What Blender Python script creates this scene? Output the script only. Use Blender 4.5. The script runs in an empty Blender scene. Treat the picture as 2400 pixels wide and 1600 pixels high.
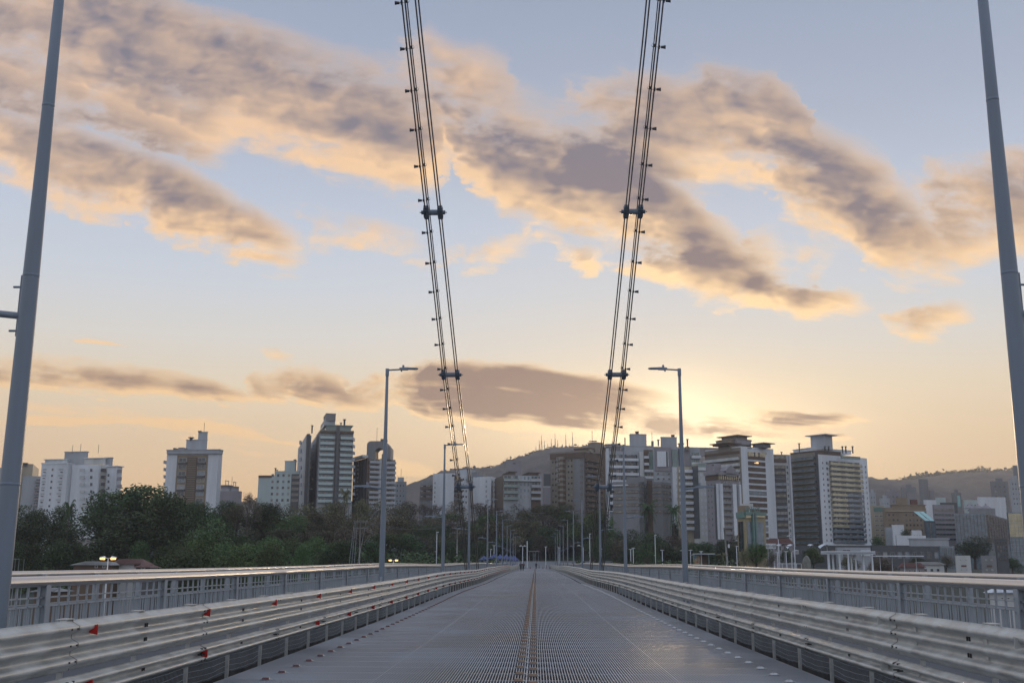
import bpy, math, random
from mathutils import Vector, Matrix, Euler
R = math.radians
S = bpy.context.scene
COL = S.collection

# ------------------------------------------------------------------ camera
F = 2469.0                       # focal length in pixels of a 2400 px wide frame
cam = bpy.data.cameras.new('camera')
cam.sensor_width = 36.0
cam.lens = 36.0 * F / 2400.0
cam.clip_start = 0.1
cam.clip_end = 9000
camo = bpy.data.objects.new('camera', cam)
COL.objects.link(camo)
CAM = Vector((0.13, 0.0, 1.62))
PITCH, YAW, ROLL = R(11.9), R(1.30), R(0.2)
MC = Matrix.Rotation(YAW, 3, 'Z') @ Matrix.Rotation(R(90) + PITCH, 3, 'X') @ Matrix.Rotation(ROLL, 3, 'Z')
camo.matrix_world = Matrix.Translation(CAM) @ MC.to_4x4()
S.camera = camo


def ray(px, py):                 # view direction of a pixel of the 2400x1600 photograph
    return (MC @ Vector(((px - 1200) / F, -(py - 800) / F, -1.0))).normalized()


def at(px, py, Y):               # world point seen at that pixel, Y metres down the bridge axis
    d = ray(px, py)
    return CAM + d * (Y / d.y)


# ------------------------------------------------------------------ sun and sky
sd = ray(1565, 1045)            # the sun itself stands behind the tower blocks
gd = ray(1585, 1016)            # centre of the bright break in the clouds
SUN_EL = math.asin(sd.z)
SUN_AZ = math.atan2(sd.x, sd.y)
sl = bpy.data.lights.new('sun', 'SUN')
sl.energy = 1.2
sl.angle = R(2)
sl.color = (1.0, 0.72, 0.45)
so = bpy.data.objects.new('sun', sl)
COL.objects.link(so)
so.rotation_euler = (-sd).to_track_quat('-Z', 'Y').to_euler()

W = bpy.data.worlds.new('World')
S.world = W
W.use_nodes = True
NT = W.node_tree
NT.nodes.clear()


class NB:                        # small node-building helper
    def __init__(s, nt): s.nt = nt
    def n(s, t, **k):
        x = s.nt.nodes.new(t)
        for a, b in k.items(): setattr(x, a, b)
        return x
    def put(s, sock, v):
        if isinstance(v, bpy.types.NodeSocket): s.nt.links.new(v, sock)
        else: sock.default_value = v
    def m(s, op, a, b=0.0, c=0.0, clamp=False):
        x = s.n('ShaderNodeMath', operation=op, use_clamp=clamp)
        s.put(x.inputs[0], a); s.put(x.inputs[1], b)
        if len(x.inputs) > 2: s.put(x.inputs[2], c)
        return x.outputs[0]
    def vm(s, op, a, b=(0, 0, 0), out=0):
        x = s.n('ShaderNodeVectorMath', operation=op)
        s.put(x.inputs[0], a)
        if op == 'SCALE': s.put(x.inputs['Scale'], b)
        elif op not in ('LENGTH', 'NORMALIZE'): s.put(x.inputs[1], b)
        return x.outputs['Value'] if op in ('LENGTH', 'DOT_PRODUCT') else x.outputs['Vector']
    def mr(s, v, a, b, c, d, smooth=True):
        x = s.n('ShaderNodeMapRange', interpolation_type='SMOOTHSTEP' if smooth else 'LINEAR')
        for i, q in enumerate((v, a, b, c, d)): s.put(x.inputs[i], q)
        return x.outputs[0]
    def mix(s, f, a, b, mode='MIX'):
        x = s.n('ShaderNodeMix', data_type='RGBA', blend_type=mode)
        s.put(x.inputs[0], f)
        s.put(x.inputs[6], a if isinstance(a, bpy.types.NodeSocket) else (*a, 1))
        s.put(x.inputs[7], b if isinstance(b, bpy.types.NodeSocket) else (*b, 1))
        return x.outputs[2]
    def noise(s, vec, sc, det=6, rough=.55, dist=0.0, dim='3D'):
        x = s.n('ShaderNodeTexNoise', noise_dimensions=dim)
        s.put(x.inputs['Vector'], vec)
        x.inputs['Scale'].default_value = sc
        x.inputs['Detail'].default_value = det
        x.inputs['Roughness'].default_value = rough
        x.inputs['Distortion'].default_value = dist
        return x.outputs['Fac']
    def sep(s, v):
        x = s.n('ShaderNodeSeparateXYZ'); s.put(x.inputs[0], v); return x.outputs
    def comb(s, a, b, c=0.0):
        x = s.n('ShaderNodeCombineXYZ')
        for i, q in enumerate((a, b, c)): s.put(x.inputs[i], q)
        return x.outputs[0]
    def ramp(s, f, pts):
        x = s.n('ShaderNodeValToRGB')
        cr = x.color_ramp
        while len(cr.elements) < len(pts): cr.elements.new(0.5)
        for e, (p, c) in zip(cr.elements, pts): e.position = p; e.color = (*c, 1)
        s.put(x.inputs[0], f)
        return x.outputs[0]


# cloud masses in banks: centre x, y, radius x, y (of a 2352 wide view), tilt, weight
BANKS = [
 [(60,30,200,70,10,.8),(300,90,260,90,18,1.15),(560,185,300,105,20,1.15),(820,270,260,115,15,1.1),(1070,230,150,90,30,1.2),
  (1170,330,230,95,35,1.1),(1390,420,240,105,35,1.15),(1560,550,170,80,35,1.15),(1700,640,120,36,22,.85)],
 [(1370,195,110,26,5,.35),(1500,300,200,100,8,1.2),(1650,250,140,70,15,.8),(1750,300,180,90,28,1.2),(1900,415,220,85,32,1.2),(2060,545,140,66,30,1)],
 [(2360,470,260,105,-4,1.0)],
 [(1960,560,60,20,10,.3),(2210,575,120,42,-12,.85)],
 [(60,190,120,60,20,.75),(330,235,190,66,30,1),(450,305,80,62,45,.8)],
 [(40,340,190,60,28,1),(230,395,230,62,25,1),(410,465,220,60,28,1.3),(575,545,120,50,28,1.2)],
 [(140,440,140,26,25,.6),(375,325,70,22,38,.7),(735,530,42,60,-30,.6),(860,548,115,32,12,.8),(1135,585,85,28,-18,.75),(1270,558,46,16,40,.6),(1345,598,40,26,0,.8)],
 [(640,350,60,30,30,.35),(800,372,110,34,28,.6),(1740,590,50,70,50,.65),(1870,580,50,45,30,.5),(2110,700,46,24,25,.6),(2130,738,92,30,-14,.85)],
 [(235,775,55,8,10,.5),(630,818,34,9,8,.65),(1850,688,120,34,9,1.15),(1690,715,50,10,9,.3)],
 [(0,862,60,30,0,.8),(240,868,270,28,5,.9),(490,895,90,20,18,.9),(600,893,70,32,20,.62),(730,880,90,28,12,.8),(800,905,70,22,15,.6),(985,868,110,20,6,.8)],
 [(110,935,80,8,8,.45),(235,945,100,11,5,.5),(850,930,50,9,5,.5),(970,912,80,14,18,.75),(1130,955,110,20,12,.85),(1270,990,90,18,8,.7),(1390,1000,100,12,-4,.7)],
 [(170,973,160,13,1,1.25),(435,986,130,20,4,1.45),(635,1008,70,9,5,.65),(1120,1020,40,6,5,.5),(1240,1020,50,7,-8,.65)],
 [(640,1035,80,8,8,.5),(925,1062,90,9,10,.6)],
 [(1180,898,250,48,4,1.7),(1370,930,200,48,9,1.7)],
 [(1660,942,110,14,8,.5),(1860,966,115,20,3,1.45)],
 [(1470,998,80,8,-6,.85),(1640,975,120,9,7,.95),(1800,1004,70,7,4,.7)],
]
CLOUDS = None


def uvdir(x, y):
    d = ray(x * 2400 / 2352, y * 2400 / 2352)
    return Vector((d.x / d.y, d.z / d.y))


def bank_ramp(blobs):            # ridge height, half width and weight of a bank along u, as up to 32 stops
    L = []
    for (cx, cy, rx, ry, an, am) in blobs:
        c = uvdir(cx, cy); a = (uvdir(cx + rx * .5, cy) - uvdir(cx - rx * .5, cy)).length; b = (uvdir(cx, cy - ry * .5) - uvdir(cx, cy + ry * .5)).length
        L.append((c, a, b, math.cos(-R(an)), math.sin(-R(an)), am))
    def env(u, v):
        m = -9
        for (c, a, b, co, si, am) in L:
            du, dv = u - c.x, v - c.y
            x, y = (co * du + si * dv) / a, (-si * du + co * dv) / b
            m = max(m, am - .42 * am * (x * x + y * y))
        return m
    us = set()
    for (c, a, b, co, si, am) in L:
        for k in (-1.5, -.75, 0, .75, 1.5): us.add(round(c.x + k * a * abs(co), 4))
    us = sorted(us)
    while len(us) > 32:
        i = min(range(1, len(us) - 1), key=lambda i: us[i + 1] - us[i - 1]); us.pop(i)
    u0, u1 = us[0], us[-1]
    pts = []
    for u in us:
        best = max(((env(u, k * .0015 - .02), k * .0015 - .02) for k in range(560)))
        B, vc = best
        near = [l[2] for l in L if abs(u - l[0].x) < l[1] * 1.6] or [.01]
        hi = vc
        while env(u, hi) > B - .25: hi += .001
        lo = vc
        while env(u, lo) > B - .25: lo -= .001
        hw = max((hi - lo) / 2, .004) / .5
        pts.append(((u - u0) / (u1 - u0), (hi + lo) / 2, hw, max(B, -.3)))
    pts[0] = (*pts[0][:3], -.3); pts[-1] = (*pts[-1][:3], -.3)
    return (u0, u1, pts)


BR = [bank_ramp(b) for b in BANKS]


def density_group(name, det1, det2):
    g = bpy.data.node_groups.new(name, 'ShaderNodeTree')
    g.interface.new_socket('P', in_out='INPUT', socket_type='NodeSocketVector')
    g.interface.new_socket('Density', in_out='OUTPUT', socket_type='NodeSocketFloat')
    G = NB(g)
    gi = G.n('NodeGroupInput'); go = G.n('NodeGroupOutput')
    P = gi.outputs[0]
    px_ = G.sep(P)
    den = G.m('ADD', px_[1], .22)
    q = G.comb(G.m('DIVIDE', px_[0], den), G.m('DIVIDE', 1.5, den), .5)
    ca, sa = math.cos(R(27)), math.sin(R(27))
    qx = G.vm('DOT_PRODUCT', q, (ca, sa, 0)); qy = G.vm('DOT_PRODUCT', q, (-sa, ca, 0))
    n1 = G.noise(G.comb(G.m('MULTIPLY', qx, .52), qy), 3.3, det1, .60, .2, '2D')
    n2 = G.noise(G.vm('MULTIPLY', P, (1, 1.7, 1)), 26, det2, .62, .2, '2D')
    nn = G.m('ADD', G.m('MULTIPLY', G.m('SUBTRACT', n1, .5), 1.9), G.m('MULTIPLY', G.m('SUBTRACT', n2, .5), .95))
    # the masses are warped a little by the same noise so their outlines wander
    wx = G.m('MULTIPLY_ADD', n2, .06, G.m('ADD', px_[0], -.03)); wy = G.m('MULTIPLY_ADD', n1, .05, G.m('ADD', px_[1], -.025))
    env = None
    for (u0, u1, pts) in (BR if det1 > 5 else BR[:10] + BR[13:]):
        x = G.n('ShaderNodeValToRGB')
        cr = x.color_ramp
        while len(cr.elements) < len(pts): cr.elements.new(0.5)
        for e, (t, vc, hw, am) in zip(cr.elements, pts): e.position = t; e.color = (vc, hw, am, 1)
        src = wx
        if env is not None: src = G.m('MULTIPLY_ADD', env, 1e-7, wx)
        G.put(x.inputs[0], G.m('MULTIPLY_ADD', src, 1 / (u1 - u0), -u0 / (u1 - u0)))
        c = G.sep(x.outputs[0])
        w = G.m('DIVIDE', G.m('SUBTRACT', wy, c[0]), c[1])
        e = G.m('SUBTRACT', c[2], G.m('MULTIPLY', w, w))
        env = e if env is None else G.m('SMOOTH_MAX', env, e, .15)
    env = G.m('MAXIMUM', env, -.3)
    dens = G.m('ADD', env, nn)
    G.put(go.inputs[0], G.m('MULTIPLY', dens, G.mr(env, .0, .25, 0, 1)))
    return g


N = NB(NT)
gen = N.n('ShaderNodeTexCoord').outputs['Generated']
dn = N.vm('NORMALIZE', gen)
dx, dy, dz = N.sep(dn)
ady = N.m('MAXIMUM', N.m('ABSOLUTE', dy), .12)
u = N.m('DIVIDE', dx, ady); v = N.m('DIVIDE', N.m('MAXIMUM', dz, 0.0), ady)
p0 = N.comb(u, v)
g1 = N.n('ShaderNodeGroup'); g1.node_tree = density_group('cloud_density', 8, 5); N.put(g1.inputs[0], p0)
# second sample a little nearer the sun: what lies between a cloud and the sun shades it
off = N.m('ADD', .0012, N.m('MULTIPLY', N.m('MULTIPLY', v, v), .20))
p1 = N.comb(N.m('ADD', u, N.m('MULTIPLY', v, .02)), N.m('SUBTRACT', v, off))
g2 = N.n('ShaderNodeGroup'); g2.node_tree = density_group('cloud_density_low', 4, 2); N.put(g2.inputs[0], p1)
cover = N.mr(g1.outputs[0], .0, .95, 0, 1)
thick = N.mr(g1.outputs[0], .2, 1.2, 0, 1)
shade = N.m('MULTIPLY', N.mr(g2.outputs[0], -.1, 1.5, 0, 1, False), N.m('ADD', .45, N.m('MULTIPLY', thick, .75)), clamp=True)
sunc = N.vm('DOT_PRODUCT', dn, tuple(gd))
near = N.m('POWER', N.m('MAXIMUM', sunc, 0.0), 45)
gu, gv = gd.x / gd.y, gd.z / gd.y
ru = N.m('MULTIPLY', N.m('SUBTRACT', u, gu), 6.5); rv = N.m('MULTIPLY', N.m('SUBTRACT', v, gv), 19.0)
rr = N.m('ADD', 1.0, N.m('MULTIPLY_ADD', ru, ru, N.m('MULTIPLY', rv, rv)))
glow = N.m('MULTIPLY', N.m('DIVIDE', 1.0, N.m('MULTIPLY', rr, rr)), N.mr(dy, 0, .2, 0, 1))
glow2 = N.m('POWER', N.m('MAXIMUM', sunc, 0.0), 1100)
sky = N.ramp(dz, [(0.0, (.72, .45, .21)), (.06, (.76, .50, .25)), (.115, (.76, .56, .34)), (.16, (.72, .61, .45)), (.20, (.63, .61, .57)), (.25, (.53, .575, .635)), (.31, (.45, .515, .625)),
                  (.40, (.34, .395, .50)), (.50, (.265, .32, .435)), (.60, (.27, .335, .46)), (.8, (.40, .47, .62)), (1.0, (.40, .47, .62))])
cool = N.ramp(dz, [(0.0, (.54, .53, .56)), (.12, (.58, .58, .64)), (.35, (.54, .58, .68)), (.8, (.43, .48, .58)), (1.0, (.40, .47, .62))])
side = N.mr(sunc, -.2, .93, 0, 1)
sky = N.mix(side, cool, sky)
sky = N.mix(N.m('MULTIPLY', near, .20), sky, (.90, .68, .42))
nish = N.n('ShaderNodeTexSky', sky_type='NISHITA')
nish.sun_disc = False
nish.sun_elevation = SUN_EL
nish.sun_rotation = SUN_AZ
nish.air_density = 1.2; nish.dust_density = 1.5
sky = N.mix(1.0, sky, N.vm('SCALE', nish.outputs[0], .0), 'ADD')
lit = N.mix(N.mr(v, .12, .55, 0, 1), (.96, .62, .29), (.80, .53, .33))
lit = N.mix(N.m('MULTIPLY', near, .8), lit, (1.30, .90, .46))
lit = N.mix(side, (.75, .72, .80), lit)
dark = N.mix(N.mr(v, .10, .5, 0, 1), (.25, .145, .10), (.17, .16, .20))
dark = N.mix(N.m('MULTIPLY', glow, .5), dark, (.62, .36, .17))
cc = N.mix(shade, lit, dark)
col = N.mix(N.m('MULTIPLY', cover, .96), sky, cc)
open_ = N.m('SUBTRACT', 1.0, N.m('MULTIPLY', N.m('MULTIPLY', cover, shade), .85))
col = N.mix(N.m('MULTIPLY', N.m('MULTIPLY', glow, .9), open_), col, (1.8, 1.35, .78))
col = N.mix(N.m('MULTIPLY', N.m('MULTIPLY', glow2, .9), open_), col, (1.5, 1.2, .8))
col = N.mix(N.mr(dz, -.05, 0, 0, 1), (.10, .10, .11), col)
bg = N.n('ShaderNodeBackground')
N.put(bg.inputs[0], col)
bg.inputs[1].default_value = 1.0
wo = N.n('ShaderNodeOutputWorld')
NT.links.new(bg.outputs[0], wo.inputs[0])
W.cycles.sampling_method = 'MANUAL'
W.cycles.sample_map_resolution = 512

vs = S.view_settings
vs.view_transform = 'Standard'; vs.look = 'None'; vs.exposure = 0.28; vs.gamma = 1; vs.use_curve_mapping = False
S.render.film_transparent = False

# ------------------------------------------------------------------ materials
def mat(name, colr, rough=.6, metal=0.0, var=.12, sc=3.0, bump=0.0, streak=False, spec=.5, emit=None, objvar=0.0, det=4):
    m = bpy.data.materials.new(name)
    m.use_nodes = True
    nt = m.node_tree
    b = nt.nodes['Principled BSDF']
    B = NB(nt)
    b.inputs['Roughness'].default_value = rough
    b.inputs['Metallic'].default_value = metal
    b.inputs['Specular IOR Level'].default_value = spec
    if emit:
        b.inputs['Emission Color'].default_value = (*emit[:3], 1)
        b.inputs['Emission Strength'].default_value = emit[3]
    c = colr
    tc = B.n('ShaderNodeTexCoord').outputs['Object']
    if var > 0:
        vec = tc
        if streak: vec = B.vm('MULTIPLY', tc, (1, 1, .12))
        f = B.noise(vec, sc, det, .6)
        lo = tuple(x * (1 - var) for x in colr); hi = tuple(min(1, x * (1 + var)) for x in colr)
        c = B.mix(B.mr(f, .3, .7, 0, 1), lo, hi)
        B.put(b.inputs['Roughness'], B.mr(f, .3, .7, max(.05, rough - .12), min(1, rough + .12)))
        if bump > 0:
            bp = B.n('ShaderNodeBump'); bp.inputs['Strength'].default_value = bump; bp.inputs['Distance'].default_value = .01
            B.put(bp.inputs['Height'], f); B.put(b.inputs['Normal'], bp.outputs[0])
    if objvar > 0:
        oi = B.n('ShaderNodeObjectInfo').outputs['Random']
        h = B.n('ShaderNodeHueSaturation')
        B.put(h.inputs['Hue'], B.mr(oi, 0, 1, .5 - .04 * objvar, .5 + .03 * objvar, False))
        B.put(h.inputs['Value'], B.mr(oi, 0, 1, 1 - .35 * objvar, 1 + .45 * objvar, False))
        B.put(h.inputs['Color'], c if isinstance(c, bpy.types.NodeSocket) else (*c, 1))
        c = h.outputs[0]
    B.put(b.inputs['Base Color'], c if isinstance(c, bpy.types.NodeSocket) else (*c, 1))
    return m


def foliage(name, c1, c2, tw=.15):
    m = bpy.data.materials.new(name); m.use_nodes = True
    nt = m.node_tree; b = nt.nodes['Principled BSDF']; B = NB(nt)
    tc = B.n('ShaderNodeTexCoord').outputs['Object']
    f = B.noise(tc, .55, 4, .7)
    oi = B.n('ShaderNodeObjectInfo').outputs['Random']
    c = B.mix(B.mr(f, .3, .7, 0, 1), c1, c2)
    h = B.n('ShaderNodeHueSaturation')
    B.put(h.inputs['Hue'], B.mr(oi, 0, 1, .47, .52, False)); B.put(h.inputs['Value'], B.mr(oi, 0, 1, .65, 1.4, False)); B.put(h.inputs['Color'], c)
    B.put(b.inputs['Base Color'], h.outputs[0])
    b.inputs['Roughness'].default_value = .65
    b.inputs['Specular IOR Level'].default_value = .25
    return m


M = dict(
 galv=mat('galvanised_steel', (.47, .48, .46), .45, .35, .24, 2.6, .08, det=9),
 grate=mat('grating_steel', (.42, .455, .505), .42, .5, .10, .35),
 grate2=mat('grating_rod_steel', (.13, .14, .16), .5, .6, .2, 1.5),
 grey=mat('grey_painted_steel', (.33, .365, .40), .42, .0, .10, 1.5),
 pole=mat('grey_lamp_post_paint', (.165, .205, .255), .40, .0, .16, 1.2, streak=True, det=8),
 dark=mat('dark_painted_steel', (.055, .065, .075), .45, .0, .2, 2),
 bar=mat('eyebar_steel', (.17, .155, .14), .42, .3, .2, 1.5),
 rail=mat('handrail_steel', (.62, .61, .60), .30, .8, 0),
 under=mat('underdeck_steel', (.10, .11, .12), .6, .2, .2, 1),
 edge=mat('painted_gap_shade', (.055, .053, .052), .85, 0, .7, 2.5, det=9),  # darkness of the open deck-edge gap put into the colour, blotched like leaves
 black=mat('black_rubber', (.02, .02, .022), .6, 0, 0),
 red=mat('red_reflector', (.42, .018, .012), .35, 0, .1, 20),
 sred=mat('worn_red_stud', (.10, .03, .028), .45, 0, .2, 20),
 silver=mat('silver_reflector', (.45, .46, .46), .30, .3, .1, 20),
 amber=mat('amber_reflector', (.20, .13, .085), .4, 0, .2, 20),
 lens=mat('lamp_glass', (.30, .31, .30), .2, 0, 0),
 white=mat('white_paint', (.62, .66, .70), .6, 0, .10, .3, streak=True),
 white2=mat('off_white_render', (.50, .52, .52), .7, 0, .12, .3, streak=True),
 wgrey=mat('pale_grey_render', (.36, .39, .42), .7, 0, .12, .3, streak=True),
 grey_r=mat('grey_render', (.22, .225, .235), .75, 0, .14, .3, streak=True),
 mauve=mat('mauve_grey_render', (.26, .25, .27), .75, 0, .12, .3, streak=True),
 dgrey=mat('dark_grey_cladding', (.085, .09, .10), .6, 0, .15, .4),
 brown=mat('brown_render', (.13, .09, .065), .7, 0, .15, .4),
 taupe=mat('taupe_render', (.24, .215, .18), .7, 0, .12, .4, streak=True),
 beige=mat('beige_render', (.40, .36, .28), .7, 0, .12, .4, streak=True),
 tan=mat('tan_render', (.25, .20, .145), .7, 0, .12, .4, streak=True),
 yellow=mat('ochre_cladding', (.33, .28, .17), .6, 0, .12, .4),
 teal=mat('pale_teal_panel', (.13, .235, .215), .35, 0, .12, .4),
 mint=mat('mint_render', (.42, .50, .50), .7, 0, .1, .4, streak=True),
 brick=mat('brick_red_roof_tile', (.14, .07, .06), .75, 0, .25, 2),
 glass=mat('dark_window_glass', (.035, .05, .055), .08, 0, .5, .35, spec=.8),
 gglass=mat('green_balcony_glass', (.15, .225, .21), .10, 0, .2, .3, spec=.8),
 yglass=mat('gold_mirror_glass', (.40, .36, .24), .12, .35, .25, .3),
 bglass=mat('blue_grey_glass', (.15, .19, .22), .10, .1, .3, .5, spec=.8),
 warmglass=mat('brown_reflection_tint', (.085, .075, .065), .12, .2, .4, .3),  # brown reflection put into the base colour of the glass
 tglass=mat('bright_teal_glass', (.30, .55, .55), .12, 0, .1, .3),
 warm=mat('curtained_window', (.22, .20, .165), .3, 0, .35, .6),
 curt=mat('pale_curtain', (.33, .33, .33), .6, 0, .2, .8),
 pglass=mat('pale_balcony_glass', (.33, .42, .42), .15, 0, .2, .3),
 wlit=mat('lit_window', (.8, .5, .2), .5, 0, 0, emit=(1, .62, .25, 1.1)),
 lit=mat('lit_lamp', (.8, .5, .2), .5, 0, 0, emit=(1, .50, .14, 2.4)),
 bark=mat('bark', (.075, .06, .05), .85, 0, .3, 3),
 twig=mat('bare_twigs', (.085, .07, .062), .85, 0, .25, 3),
 stone=mat('stone', (.19, .19, .17), .85, 0, .3, 1, .3),
 concrete=mat('concrete', (.26, .26, .25), .8, 0, .2, .8),
 asphalt=mat('asphalt', (.07, .073, .078), .7, 0, .25, .6),
 paving=mat('pale_paving', (.17, .18, .19), .75, 0, .2, .25),
 soil=mat('scrub_ground', (.028, .034, .022), .95, 0, .5, .12),
 hill=mat('forested_slope', (.085, .070, .058), .95, 0, .5, .035, det=12),
 water=mat('water', (.02, .035, .04), .08, 0, .3, .2, spec=.6),
 blue=mat('blue_tent_fabric', (.07, .10, .26), .7, 0, .1, 1),
 skin=mat('skin', (.30, .18, .12), .6, 0, 0),
 cloth1=mat('dark_clothing', (.025, .027, .035), .85, 0, .2, 8),
 cloth2=mat('maroon_clothing', (.10, .03, .03), .85, 0, .2, 8),
 green1=foliage('deep_green_leaves', (.024, .048, .022), (.072, .108, .040)),
 green2=foliage('mid_green_leaves', (.045, .084, .030), (.115, .162, .052)),
 green3=foliage('olive_brown_leaves', (.064, .068, .036), (.145, .136, .075)),
 green4=foliage('fresh_green_leaves', (.045, .088, .030), (.095, .145, .055)),
 green5=foliage('dry_brown_leaves', (.09, .074, .054), (.17, .138, .096)),
)


# ------------------------------------------------------------------ mesh helpers
class MB:
    def __init__(s): s.v = []; s.f = []; s.mi = []; s.smooth = []
    def add(s, vs, fs, mi=0, smooth=False):
        o = len(s.v); s.v += [tuple(v) for v in vs]
        for f in fs: s.f.append(tuple(o + i for i in f)); s.mi.append(mi); s.smooth.append(smooth)
    def box(s, x0, x1, y0, y1, z0, z1, mi=0):
        s.add([(x0, y0, z0), (x1, y0, z0), (x1, y1, z0), (x0, y1, z0), (x0, y0, z1), (x1, y0, z1), (x1, y1, z1), (x0, y1, z1)],
              [(0, 3, 2, 1), (4, 5, 6, 7), (0, 1, 5, 4), (1, 2, 6, 5), (2, 3, 7, 6), (3, 0, 4, 7)], mi)
    def quadstrip(s, A, Bp, mi=0, smooth=False):
        n = len(A)
        s.add(list(A) + list(Bp), [(i, i + 1, n + i + 1, n + i) for i in range(n - 1)], mi, smooth)
    def tube(s, pts, rad, n=8, mi=0, caps=True, smooth=True):
        pts = [Vector(p) for p in pts]
        rads = rad if isinstance(rad, (list, tuple)) else [rad] * len(pts)
        base = len(s.v)
        for i, p in enumerate(pts):
            t = (pts[min(i + 1, len(pts) - 1)] - pts[max(i - 1, 0)])
            if t.length < 1e-9: t = Vector((0, 0, 1))
            t.normalize()
            ref = Vector((0, 0, 1)) if abs(t.z) < .9 else Vector((0, 1, 0))
            a = t.cross(ref).normalized(); b = t.cross(a)
            for k in range(n):
                an = 2 * math.pi * k / n
                s.v.append(tuple(p + (a * math.cos(an) + b * math.sin(an)) * rads[i]))
        for i in range(len(pts) - 1):
            for k in range(n):
                k2 = (k + 1) % n
                s.f.append((base + i * n + k, base + i * n + k2, base + (i + 1) * n + k2, base + (i + 1) * n + k)); s.mi.append(mi); s.smooth.append(smooth)
        if caps:
            s.f.append(tuple(base + k for k in range(n))); s.mi.append(mi); s.smooth.append(False)
            e = base + (len(pts) - 1) * n
            s.f.append(tuple(e + k for k in reversed(range(n)))); s.mi.append(mi); s.smooth.append(False)
    def beam(s, p, q, w, h, mi=0):
        p, q = Vector(p), Vector(q); t = (q - p).normalized()
        ref = Vector((0, 0, 1)) if abs(t.z) < .95 else Vector((0, 1, 0))
        a = t.cross(ref).normalized() * w / 2; b = t.cross(a).normalized() * h / 2
        s.add([p - a - b, p + a - b, p + a + b, p - a + b, q - a - b, q + a - b, q + a + b, q - a + b],
              [(0, 1, 2, 3), (7, 6, 5, 4), (0, 4, 5, 1), (1, 5, 6, 2), (2, 6, 7, 3), (3, 7, 4, 0)], mi)
    def lathe(s, prof, n=12, c=(0, 0, 0), mi=0):
        base = len(s.v)
        for (r, z) in prof:
            for k in range(n): s.v.append((c[0] + r * math.cos(2 * math.pi * k / n), c[1] + r * math.sin(2 * math.pi * k / n), c[2] + z))
        for i in range(len(prof) - 1):
            for k in range(n):
                k2 = (k + 1) % n
                s.f.append((base + i * n + k, base + i * n + k2, base + (i + 1) * n + k2, base + (i + 1) * n + k)); s.mi.append(mi); s.smooth.append(True)
    def mesh(s, name, mats, xf=None):
        me = bpy.data.meshes.new(name)
        vv = s.v if xf is None else [tuple(xf @ Vector(v)) for v in s.v]
        me.from_pydata(vv, [], s.f)
        for m in (mats if isinstance(mats, (list, tuple)) else [mats]): me.materials.append(M[m] if isinstance(m, str) else m)
        me.polygons.foreach_set('material_index', s.mi)
        me.polygons.foreach_set('use_smooth', s.smooth)
        me.update()
        return me


def link(name, me, parent=None, loc=None, rz=None):
    o = bpy.data.objects.new(name, me)
    COL.objects.link(o)
    if parent is not None: o.parent = parent
    if loc is not None: o.location = loc
    if rz is not None: o.rotation_euler = (0, 0, rz)
    return o


def build(name, mb, mats, parent=None, loc=None, rz=None, xf=None):
    return link(name, mb.mesh(name, mats, xf), parent, loc, rz)


def tag(o, label=None, cat=None, group=None, kind=None):
    if label: o['label'] = label
    if cat: o['category'] = cat
    if group: o['group'] = group
    if kind: o['kind'] = kind
    return o


def empty(name, loc, rz=0):
    o = bpy.data.objects.new(name, None); COL.objects.link(o)
    o.location = loc; o.rotation_euler = (0, 0, rz); o.empty_display_size = .5
    return o


def copy_tree(o, parent=None):
    c = o.copy(); COL.objects.link(c); c.parent = parent
    for ch in list(o.children): copy_tree(ch, c)
    return c


def sm(a, b, x):
    t = max(0, min(1, (x - a) / (b - a))); return t * t * (3 - 2 * t)


ORD = ['first', 'second', 'third', 'fourth', 'fifth', 'sixth', 'seventh', 'eighth', 'ninth', 'tenth', 'eleventh', 'twelfth',
       'thirteenth', 'fourteenth', 'fifteenth', 'sixteenth', 'seventeenth', 'eighteenth', 'nineteenth', 'twentieth']


def zd(y):                       # level of the deck along the bridge
    return .10 * sm(20, 60, y) + .16 * sm(82, 112, y) + .05 * math.sin(max(0, y - 30) / 17.0) * sm(30, 60, y) * (1 - sm(200, 300, y))


END = 345.0
YS = [-12, 0, 8, 16, 24, 32, 40, 48, 56, 64, 72, 80, 86, 92, 98, 104, 110, 118, 130, 145, 160, 180, 200, 225, 250, 275, 300, 325, END]

# ------------------------------------------------------------------ road deck: open steel grating
HALF = 4.32
mb = MB()
n = int(2 * HALF / .0415)
for i in range(n + 1):
    x = -HALF + i * .0415
    w, h, mi = .0055, .045, 0
    if min(abs(x - 2.15), abs(x + 2.15), abs(x)) < .021: w, h = .0085, .05
    y_end = END
    vs = []
    for y in YS:
        z = zd(y)
        vs += [(x - w, y, z), (x + w, y, z), (x + w, y, z - h), (x - w, y, z - h)]
    fs = []
    for k in range(len(YS) - 1):
        a = 4 * k; b = a + 4
        fs += [(a, a + 1, b + 1, b), (a + 1, a + 2, b + 2, b + 1), (a + 3, a, b, b + 3)]
    mb.add(vs, fs, mi)
y = -6.0
k = 0
while y < END:
    z = zd(y)
    if k % 9 == 0: mb.box(-HALF, HALF, y - .007, y + .007, z - .05, z - .007, 0)
    else: mb.box(-HALF, HALF, y - .004, y + .004, z - .017, z - .013, 1)
    k += 1
    y += .105
deck = build('road_deck', mb, ['grate', 'grate2'])
tag(deck, 'open steel grating roadway running straight down the bridge', None, None, 'structure')
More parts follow.
